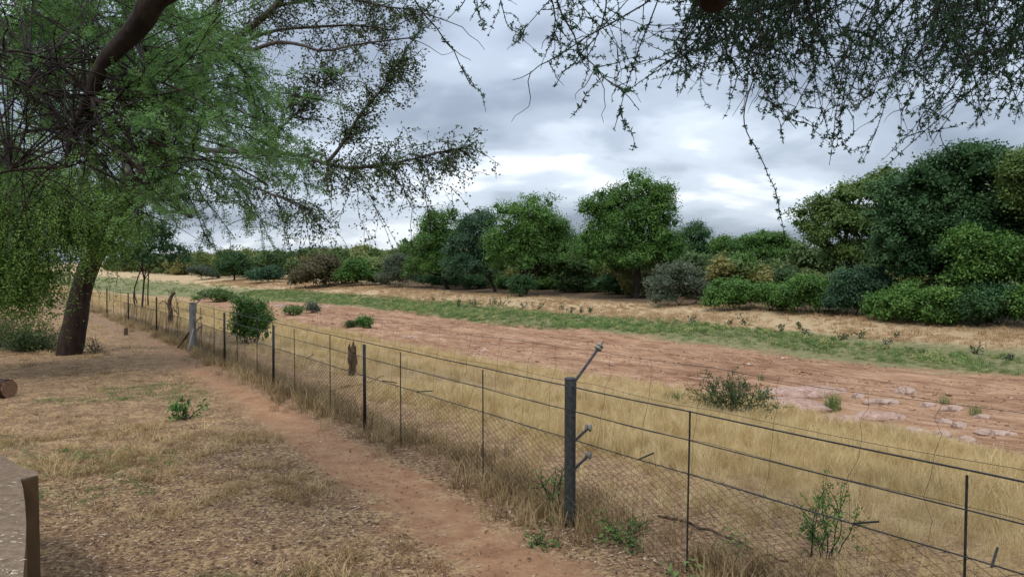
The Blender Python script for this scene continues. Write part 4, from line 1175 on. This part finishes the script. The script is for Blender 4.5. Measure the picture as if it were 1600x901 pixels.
for x in xs:
    d = rd.uniform(4.3, 7.4)
    drooper(x, bottom(x) * (rd.uniform(.25, 1.0) ** .8), d, side=17 if x > 985 else 7)
for x, y, d in ((745, 130, 4.6), (880, 150, 4.8), (805, 122, 4.7), (975, 190, 5.0), (700, 40, 4.6), (1285, 262, 5.4), (1380, 255, 5.6), (1330, 235, 5.0)):
    drooper(x, y, d, side=8)
# the long single spray that hangs far below the rest
sp = smooth_line([P(1178, -60, 4.6), P(1185, 80, 4.6), P(1160, 180, 4.6), P(1180, 235, 4.6), P(1205, 285, 4.6), P(1217, 330, 4.6), P(1226, 372, 4.6)], 30) + np.cumsum(rd.normal(0, .003, (30, 3)), 0)
twR.tube(sp, np.linspace(.0045, .0022, 30), 4, caps=False)
rosettes(sp[10:], .022)
# left-hand limb with its burst of bare twigs
limbL = MB(); twL = MB(); lfL = MB()
dL = 5.6
la = smooth_line([topD, np.array((-1.4, 1.6, 6.6)), P(300, -140, 5.0), P(238, 0, 5.3), P(212, 45, 5.4), P(165, 95, 5.5), P(142, 148, 5.6)], 26)
limbL.tube(la, np.r_[np.linspace(.13, .074, 18), np.linspace(.07, .045, 8)], 10, jitter=.07, rng=rd)
node = la[-1]
lb_ = [smooth_line([node, P(118, 190, 5.6), P(108, 225, 5.5), P(104, 262, 5.5)], 8), smooth_line([node, P(138, 200, 5.7), P(140, 225, 5.7), P(118, 245, 5.8)], 8),
       smooth_line([node, P(170, 165, 5.5), P(215, 122, 5.4), P(275, 138, 5.4), P(335, 170, 5.3)], 10), smooth_line([node, P(90, 100, 5.6), P(40, 82, 5.4), P(-20, 78, 5.3)], 8),
       smooth_line([node, P(180, 190, 5.6), P(220, 215, 5.6), P(290, 238, 5.5), P(370, 262, 5.4), P(420, 290, 5.4)], 12), smooth_line([node, P(80, 150, 5.4), P(30, 125, 5.3), P(-30, 118, 5.2)], 8),
       smooth_line([node, P(165, 215, 5.3), P(210, 255, 5.2), P(250, 300, 5.2), P(300, 340, 5.2)], 10), smooth_line([P(105, 262, 5.5), P(60, 262, 5.4), P(0, 270, 5.3), P(-40, 290, 5.2)], 8)]
for i, ln in enumerate(lb_):
    limbL.tube(ln, np.linspace(.032 if i in (0, 1) else .016, .006 if i not in (0, 1) else .016, len(ln)), 6)
for ln in lb_:
    for _ in range(15):
        i = rd.integers(0, len(ln)); px, py, _d = project(ln[i])
        right = rd.uniform() < .62
        dr = np.array(((.9 if right else -.8) * rd.uniform(.3, 1), rd.normal(0, .55), rd.normal(-.12, .38)))
        Lg = rd.uniform(.5, 1.5)
        t1 = grow(rd, ln[i], dr, Lg, 10, .12, .03)
        ex, ey, ed = project(t1[-1])
        if ey > 345 or ed < 4.2 or ex > 450: continue
        twL.tube(t1, np.linspace(.0065, .0025, 11), 4, caps=False)
        for _ in range(6):
            j = rd.integers(2, 10)
            t2 = grow(rd, t1[j], unit(t1[j] - t1[j - 1]) + rd.normal(0, .5, 3), rd.uniform(.2, .6), 6, .15, .03)
            twL.tube(t2, np.linspace(.004, .0018, 7), 3, caps=False)
            ex, ey, _d = project(t2[3])
            if project(t2[-1])[1] < 370 and ((ex > 210 and rd.uniform() < .75) or rd.uniform() < .10):
                put_leaves(lfL, rd, t2, .016, .062, LEAF_F, .1)
        if project(t1[-1])[0] > 180:
            put_leaves(lfL, rd, t1, .018, .065, LEAF_F, .45)
# higher feathery sprays behind the limb
for _ in range(104):
    x = rd.uniform(-20, 440); y = rd.uniform(-60, 330) * np.interp(x, [0, 250, 430], [.7, 1, .9])
    if x > 330 and y < 90: continue
    d = rd.uniform(6.2, 8.0)
    st = P(x - rd.uniform(30, 120), y - rd.uniform(20, 70), d)
    t1 = grow(rd, st, (rd.uniform(.3, 1), rd.normal(0, .4), rd.normal(-.25, .2)), rd.uniform(.6, 1.2), 9, .12, .05)
    twL.tube(t1, np.linspace(.007, .0025, 10), 4, caps=False)
    k = lb_[rd.integers(0, len(lb_))]; h = k[len(k) // 2]
    twL.tube(smooth_line([h, (h + st) / 2 + np.array((0, 0, .15)), st], 6), np.linspace(.008, .006, 6), 3, caps=False)
    for _ in range(9):
        j = rd.integers(1, 9)
        t2 = grow(rd, t1[j], unit(t1[j] - t1[j - 1]) + rd.normal(0, .55, 3), rd.uniform(.2, .55), 6, .15, .06)
        twL.tube(t2, np.linspace(.004, .0018, 7), 3, caps=False)
        put_leaves(lfL, rd, t2, .014, .065, LEAF_F)
limbR.build('limb', 'twig', treeD, smooth=True)
limbL.build('limb', 'bark_dark', treeD, smooth=True)
twR.build('twigs', 'twig', treeD)
twL.build('twigs', 'twig', treeD)
lfR.build('foliage', 'l_acacia', treeD)
lfL.build('foliage', 'l_feather', treeD)

# ================================================================== SMALLER PLANTS
def sprig_plant(name, label, base, h, spread, nst, leaf, seed, ll=.05, lw=.028, step=.02, group=None, cat='shrub', grav=.02, r=.03, stem='twig', wander=.16, sr=.008, pos=None, branches=3, up=1.0):
    rng = np.random.default_rng(seed)
    b = np.asarray(pos, float) if pos is not None else G(*base)
    root = thing(name, label, cat, tuple(b), group)
    ms, ml = MB(), MB()
    for _ in range(nst):
        dr = unit(np.array((rng.normal(0, spread), rng.normal(0, spread), up)))
        st = b + np.array((rng.normal(0, h * .08), rng.normal(0, h * .08), -.03))
        ln = grow(rng, st, dr, h * rng.uniform(.6, 1.15), 9, wander, grav)
        ms.tube(ln, np.linspace(sr, sr * .35, 10), 4, caps=False)
        twig_leaves(ml, rng, ln, step, ll, lw, r, .25)
        for _ in range(branches):
            j = rng.integers(3, 9)
            l2 = grow(rng, ln[j], unit(ln[j] - ln[j - 1]) + rng.normal(0, .6, 3), h * rng.uniform(.2, .45), 5, wander, grav)
            ms.tube(l2, np.linspace(sr * .5, sr * .25, 6), 3, caps=False)
            twig_leaves(ml, rng, l2, step, ll, lw, r)
    ms.build('stem', stem, root); ml.build('foliage', leaf, root)
    return root
def grass_clump(name, label, base, h, n, mat, seed, spread=.3, w=.008, lean=.7, group=None):
    rng = np.random.default_rng(seed); b = G(*base)
    o = tuft(rng, n, h, spread, w, lean, .5).build(name, mat)
    o.location = b
    return tag(o, label, 'grass clump', group)
# behind the fence on the near bank
bush('dense green rounded bush behind the fence beside the concrete post', (392, 536), [(392, 490, 25, 26), (376, 508, 17, 20), (409, 505, 18, 22), (392, 518, 24, 14)], 'l_green', 401, 420, cr=.13, ll=.075, lw=.042, stems=12, sr=.018, name='fence_bush')
sprig_plant('leafy_shrub', 'leafy shrub pressing against the fence near the frame edge', (1287, 872), .60, .13, 9, 'l_green', 402, .036, .017, .014, r=.02, branches=4, wander=.11, sr=.006)
sprig_plant('thorn_shrub', 'wiry green thorn shrub at the edge of the riverbed', (1140, 650), 1.25, .8, 34, 'l_olive', 403, .07, .028, .02, r=.035, branches=5, sr=.011)
sprig_plant('thorn_shrub', 'small bright green shoot beside the wiry thorn shrub', (1187, 622), .5, .9, 12, 'l_bright', 404, .06, .025, .02, r=.03)
sprig_plant('leafy_weed', 'green weed climbing behind the dark pipe post', (872, 800), .55, .14, 4, 'l_bright', 405, .045, .026, .04, r=.02)
sprig_plant('leafy_weed', 'low green weed at the foot of the dark pipe post', (842, 852), .16, 1.3, 12, 'l_green', 406, .045, .022, .022, r=.03, sr=.005)
sprig_plant('leafy_weed', 'pale green weeds behind the mesh next to the pipe post', (975, 848), .34, 1.0, 15, 'l_bright', 407, .045, .018, .035, r=.04, sr=.005)
sprig_plant('leafy_weed', 'green seedling with two upright shoots on the bare near ground', (292, 655), .42, .55, 7, 'l_bright', 408, .07, .04, .016, r=.03, branches=2)
sprig_plant('sapling', 'thin nearly bare sapling behind the fence beside a burnt stump', (281, 498), 1.7, .16, 2, 'l_olive', 409, .06, .03, .12, r=.03, branches=6, sr=.022)
far_tree('small_tree', 'small dark leaved tree with several thin stems behind the far fence', (222, 484),
         [(235, 385, 46, 34), (200, 405, 36, 28), (265, 400, 34, 26), (225, 360, 40, 26)], 'l_dark', 410, .07, 700, 12, .2, .12, .065, extra=((212, 480), (232, 482), (218, 478)))
sprig_plant('dry_scrub', 'dry tangled scrub at the foot of the leaning trunk', (55, 548), .85, 1.0, 70, 'l_olive', 411, .06, .028, .022, r=.06, branches=5)
sprig_plant('dry_scrub', 'wispy green weeds on the path side of the leaning trunk', (150, 552), .5, .9, 22, 'l_grey', 412, .05, .02, .05, r=.05)
sprig_plant('dry_scrub', 'brown brushwood at the frame edge behind the sawn log', (0, 540), 1.05, .9, 60, 'l_brown', 413, .06, .028, .022, r=.06, branches=5)
grass_clump('grass_clump', 'tall green reed tuft among the pale rocks', (1302, 641), .72, 150, 'g_green', 421, .5, .012)
grass_clump('grass_clump', 'grey green tuft beside the thorn shrub', (1050, 628), .42, 120, 'g_green', 422, .6, .012)
grass_clump('grass_clump', 'small green tuft between two pale rocks, nearer the long flat rock', (1476, 630), .4, 70, 'g_green', 423, .3, .010)
grass_clump('grass_clump', 'green tuft against the last pale rock of the upper row', (1524, 648), .42, 70, 'g_green', 424, .3, .010)
grass_clump('grass_clump', 'sparse tuft at the tip of the pink bedrock', (1191, 594), .4, 40, 'g_green', 425, .3, .010)
bush('rounded green tussock standing on the open riverbed', (567, 512), [(567, 504, 13, 8)], 'l_green', 426, 130, cr=.16, ll=.2, lw=.04, stems=3, name='tussock')
bush('smaller brownish tussock next to the rounded green one', (546, 511), [(548, 507, 7, 4)], 'l_olive', 427, 40, cr=.14, ll=.2, lw=.04, stems=3, name='tussock')
bush('pale green tussock near the inner edge of the riverbed', (455, 492), [(455, 486, 16, 6)], 'l_lime', 428, 90, cr=.2, ll=.22, lw=.05, stems=3, name='tussock')
bush('low green tussock just above the dark bush behind the fence', (492, 488), [(488, 481, 12, 6)], 'l_grey', 429, 80, cr=.2, ll=.22, lw=.05, stems=3, name='tussock')
# saplings dotted over the far bank, told apart by their order
sap = [(677, 470, 8), (694, 471, 7), (718, 479, 14), (743, 480, 18), (770, 478, 14), (786, 479, 16), (817, 482, 13), (838, 486, 18), (876, 485, 11), (892, 489, 13), (908, 489, 11), (922, 490, 12),
       (1084, 506, 17), (1141, 507, 10), (1166, 508, 17), (1188, 517, 9), (1220, 518, 16), (1250, 514, 12), (1257, 522, 11), (1312, 531, 18), (1344, 528, 15), (1386, 544, 14), (1402, 530, 10), (1523, 553, 22), (1580, 563, 15)]
words = ['first', 'second', 'third', 'fourth', 'fifth', 'sixth', 'seventh', 'eighth', 'ninth', 'tenth', 'eleventh', 'twelfth', 'thirteenth']
for k, (x, y, h) in enumerate(sap):
    b = G(x, y); d = project(b)[2]; hh = h * d / FPX
    if k < 12: lab = f'{words[k]} small dark sapling on the dry bank below the grove, counting from the left'
    else: lab = f'{words[k - 12]} small sapling on the dry bank below the bushes, counting from the tallest tree'
    sprig_plant('bank_sapling', lab, None, hh, .4, 5, 'l_olive' if k % 3 else 'l_grey', 500 + k, .14, .09, .07, 'saplings dotted over the far bank', 'sapling', r=.06, sr=.014, pos=b, branches=2)

# ================================================================== WOOD, ROCKS
def rough_mesh(rng, subdiv, rad, amp, freq, flat=None):
    bm = bmesh.new(); bmesh.ops.create_icosphere(bm, subdivisions=subdiv, radius=1)
    v = np.array([w.co[:] for w in bm.verts]); f = np.array([[w.index for w in q.verts] for q in bm.faces]); bm.free()
    n = np.zeros(len(v))
    for k in range(9):
        a = unit(rng.normal(0, 1, 3)); fr = freq * (1.35 ** k)
        n += np.sin(v @ a * fr + rng.uniform(0, 6.28)) / (1.25 ** k)
    v = v * (1 + amp * n / 3)[:, None]
    hi = np.sin(v @ np.array((9., 3, 5))) * np.sin(v @ np.array((-4., 11, 2))) + .6 * np.sin(v @ np.array((15., -13, 8)))
    v = v * (1 + .035 * hi)[:, None]
    q_ = v[:, 2] * 3.2; v[:, 2] = (np.floor(q_) + np.clip((q_ - np.floor(q_)) * 2.2, 0, 1)) / 3.2 * .55 + v[:, 2] * .45
    v[:, 2] = np.where(v[:, 2] < 0, v[:, 2] * .5, v[:, 2])
    return v * np.asarray(rad), f
def rock(label, px, py, w, h, seed, mat='rock', depth=.8, amp=.17, rot=None):
    """py: the foot of the rock; w, h its size in photograph pixels"""
    rng = np.random.default_rng(seed); b = G(px, py); d = project(b)[2]
    rx = w / 2 * d / FPX; hh = h * 1.0 * d / FPX
    v, f = rough_mesh(rng, 4, (rx, rx * depth, hh), amp, 2.6)
    a = rot if rot is not None else rng.uniform(-.3, .3)
    v = np.stack((v[:, 0] * math.cos(a) - v[:, 1] * math.sin(a), v[:, 0] * math.sin(a) + v[:, 1] * math.cos(a), v[:, 2]), -1)
    o = MB().add(v, tris=f).build('rock', mat, smooth=True)
    o.location = b + np.array((0, rx * depth * .5, -.02 - .12 * hh))
    return tag(o, label, 'rock', 'pale rocks in the riverbed')
rock('pointed pale rock standing alone above the others on the sand', 1417, 615, 36, 11, 601, amp=.13)
rock('long low pale rock lying below the pointed rock', 1381, 630, 54, 8, 602, depth=.5)
rock('squarish pale rock right beside the tall reed tuft', 1343, 621, 24, 9, 603)
rock('flat pale rock on the near side of the small tuft, upper row', 1453, 635, 32, 8, 604, depth=.6)
rock('broad pale rock between the two small tufts', 1493, 641, 40, 9, 605, depth=.6)
rock('pale rock beyond the last tuft at the end of the upper row', 1538, 653, 28, 7, 606)
rock('first rock of the middle row, rounded and pinkish', 1480, 660, 26, 7, 607)
rock('second rock of the middle row, touching the rounded one', 1502, 666, 26, 8, 608)
rock('long thin slanting rock near the frame edge', 1562, 678, 62, 8, 609, depth=.4, rot=-.35)
rock('egg shaped rock in the lower row with dark underside', 1475, 682, 32, 11, 610)
rock('low flat rock next to the egg shaped rock', 1512, 690, 36, 9, 611, depth=.5)
rock('long low rock at the edge of the yellow grass', 1428, 676, 60, 9, 612, depth=.45)
rock('small smooth rock at the grass edge below the cracked bedrock', 1393, 668, 28, 6, 613)
rock('broad flat pink bedrock slab beside the reed tuft', 1242, 640, 128, 14, 614, 'bedrock', .9, .16)
rock('upper ledge of pink bedrock behind the slab', 1265, 617, 150, 11, 615, 'bedrock', .5, .16)
rock('cracked reddish bedrock below the reed tuft', 1380, 656, 96, 12, 616, 'bedrock', .6, .2)
rock('layered low bedrock between the slab and the yellow grass', 1310, 660, 100, 9, 617, 'bedrock', .6, .2)
rock('small lone pale stone in the middle of the sand', 753, 548, 14, 3, 618)
rock('pale rock at the green edge beside the dark bush behind the fence', 436, 480, 20, 6, 619)
rock('flat grey stone lying on the sand short of the stump', 640, 527, 24, 3, 620, depth=.6)
rock('pale flat stone at the green edge of the riverbed', 508, 480, 16, 3, 621)
# broken stump standing in the grass
rs = np.random.default_rng(701)
b = G(550, 586); d = project(b)[2]; k = d / FPX
root = thing('broken_stump', 'jagged dark dead stump standing upright in the yellow grass', 'stump', tuple(b))
mb = MB(); ln = [b + np.array((x * k, 0, z * k)) for x, z in ((-1, -8), (0, 8), (1, 20), (0, 32), (1, 40))]
mb.tube(smooth_line(ln, 9), np.array([7, 6.4, 6, 6.3, 6.8, 7, 6.5, 6, 5]) * k, 11, jitter=.22, rng=rs)
mb.build('trunk', 'dead_wood', root)
mb = MB()
for x, z, r in ((-4, 50, 2.6), (2, 54, 2.2), (5, 47, 2.4), (-1, 46, 2.5)):
    mb.tube([b + np.array((x * .8 * k, rs.normal(0, 1.5) * k, 36 * k)), b + np.array((x * k, rs.normal(0, 1.5) * k, (z - 6) * k)), b + np.array(((x + 1) * k, 0, z * k))], np.array([r * 1.3, r, .5]) * k, 5, jitter=.2, rng=rs)
mb.build('splinter', 'dead_wood', root)
# burnt crooked stump by the far fence
b = G(266, 506); k = project(b)[2] / FPX
root = thing('crooked_stump', 'burnt crooked stump with a hooked top behind the fence', 'stump', tuple(b))
MB().tube(smooth_line([b + np.array((x * k, 0, z * k)) for x, z in ((-1, -5), (0, 5), (1, 18), (-1, 30), (1, 40), (5, 47), (8, 49))], 14), np.linspace(4, 2.4, 14) * k, 8, jitter=.18, rng=rs).build('trunk', 'dead_wood', root)
MB().tube(smooth_line([b + np.array((x * k, 0, z * k)) for x, z in ((0, 26), (-10, 36), (-18, 30))], 6), np.linspace(1.2, .5, 6) * k, 5).build('branch', 'dead_wood', root)
# little peg beside the path
b = G(197, 523); k = project(b)[2] / FPX
o = MB().tube([b + np.array((0, 0, z * k)) for z in (-3, 0, 5, 10, 11)], np.array([3.2, 3.1, 2.8, 2.9, 1.5]) * k, 9, jitter=.12, rng=rs).build('wooden_peg', 'dead_wood')
tag(o, 'short dark wooden peg at the edge of the path near the fence', 'peg')
# sawn log
b = G(-40, 622); k = project(b)[2] / FPX
c0 = P(-150, 600, project(b)[2] + .6); c1 = P(15, 609, project(b)[2]); r_ = 14.5 * k
c0[2] = hz(c0[0], c0[1]) + r_ * .9; c1[2] = hz(c1[0], c1[1]) + r_ * .9
root = thing('sawn_log', 'sawn log with a reddish cut end lying at the frame edge', 'log', tuple(c1))
MB().tube(smooth_line([c0, (c0 + c1) / 2, c1], 26), r_, 30, caps=False, jitter=.09, rng=rs).build('bark', 'bark_red', root, smooth=True)
me_ = M['log_end']; t_n = me_.node_tree                       # growth rings on the sawn face
wv = t_n.nodes.new('ShaderNodeTexWave'); wv.wave_type = 'RINGS'; wv.rings_direction = 'SPHERICAL'
wv.inputs['Scale'].default_value = 14; wv.inputs['Distortion'].default_value = 3.5; wv.inputs['Detail'].default_value = 3
mp_ = t_n.nodes.new('ShaderNodeMapping'); mp_.inputs['Location'].default_value = tuple(-c1)
tc_n = next(n for n in t_n.nodes if n.type == 'TEX_COORD'); b_n = next(n for n in t_n.nodes if n.type == 'BSDF_PRINCIPLED'); rp_n = next(n for n in t_n.nodes if n.type == 'VALTORGB')
mx_ = t_n.nodes.new('ShaderNodeMixRGB'); mx_.blend_type = 'MULTIPLY'; mx_.inputs[0].default_value = .55
t_n.links.new(tc_n.outputs['Object'], mp_.inputs[0]); t_n.links.new(mp_.outputs[0], wv.inputs['Vector'])
t_n.links.new(rp_n.outputs[0], mx_.inputs[1]); t_n.links.new(wv.outputs['Color'], mx_.inputs[2]); t_n.links.new(mx_.outputs[0], b_n.inputs['Base Color'])
MB().tube([c1 - unit(c1 - c0) * .02, c1 + unit(c1 - c0) * .004], r_ * .97, 18).build('cut_end', 'log_end', root)
# dead branches
for lab, pts, r_ in (('thin dead branch lying through the grass behind the mesh', [(505, 612), (540, 600), (570, 594), (600, 583)], .014),
                     ('fallen brown pole lying behind the mesh near the pipe post', [(1030, 800), (1100, 825), (1180, 858), (1230, 880)], .014),
                     ('dead branch leaning out of the scrub by the leaning trunk', [(0, 517), (20, 528), (45, 545), (60, 549)], .02)):
    pts_ = [G(x, y + 6) + np.array((0, 0, r_ + .03 * (i % 2))) for i, (x, y) in enumerate(pts)]
    o = MB().tube(smooth_line(pts_, 14) + rs.normal(0, .01, (14, 3)), np.linspace(r_, r_ * .5, 14), 6, jitter=.1, rng=rs).build('dead_branch', 'dead_wood')
    tag(o, lab, 'branch')
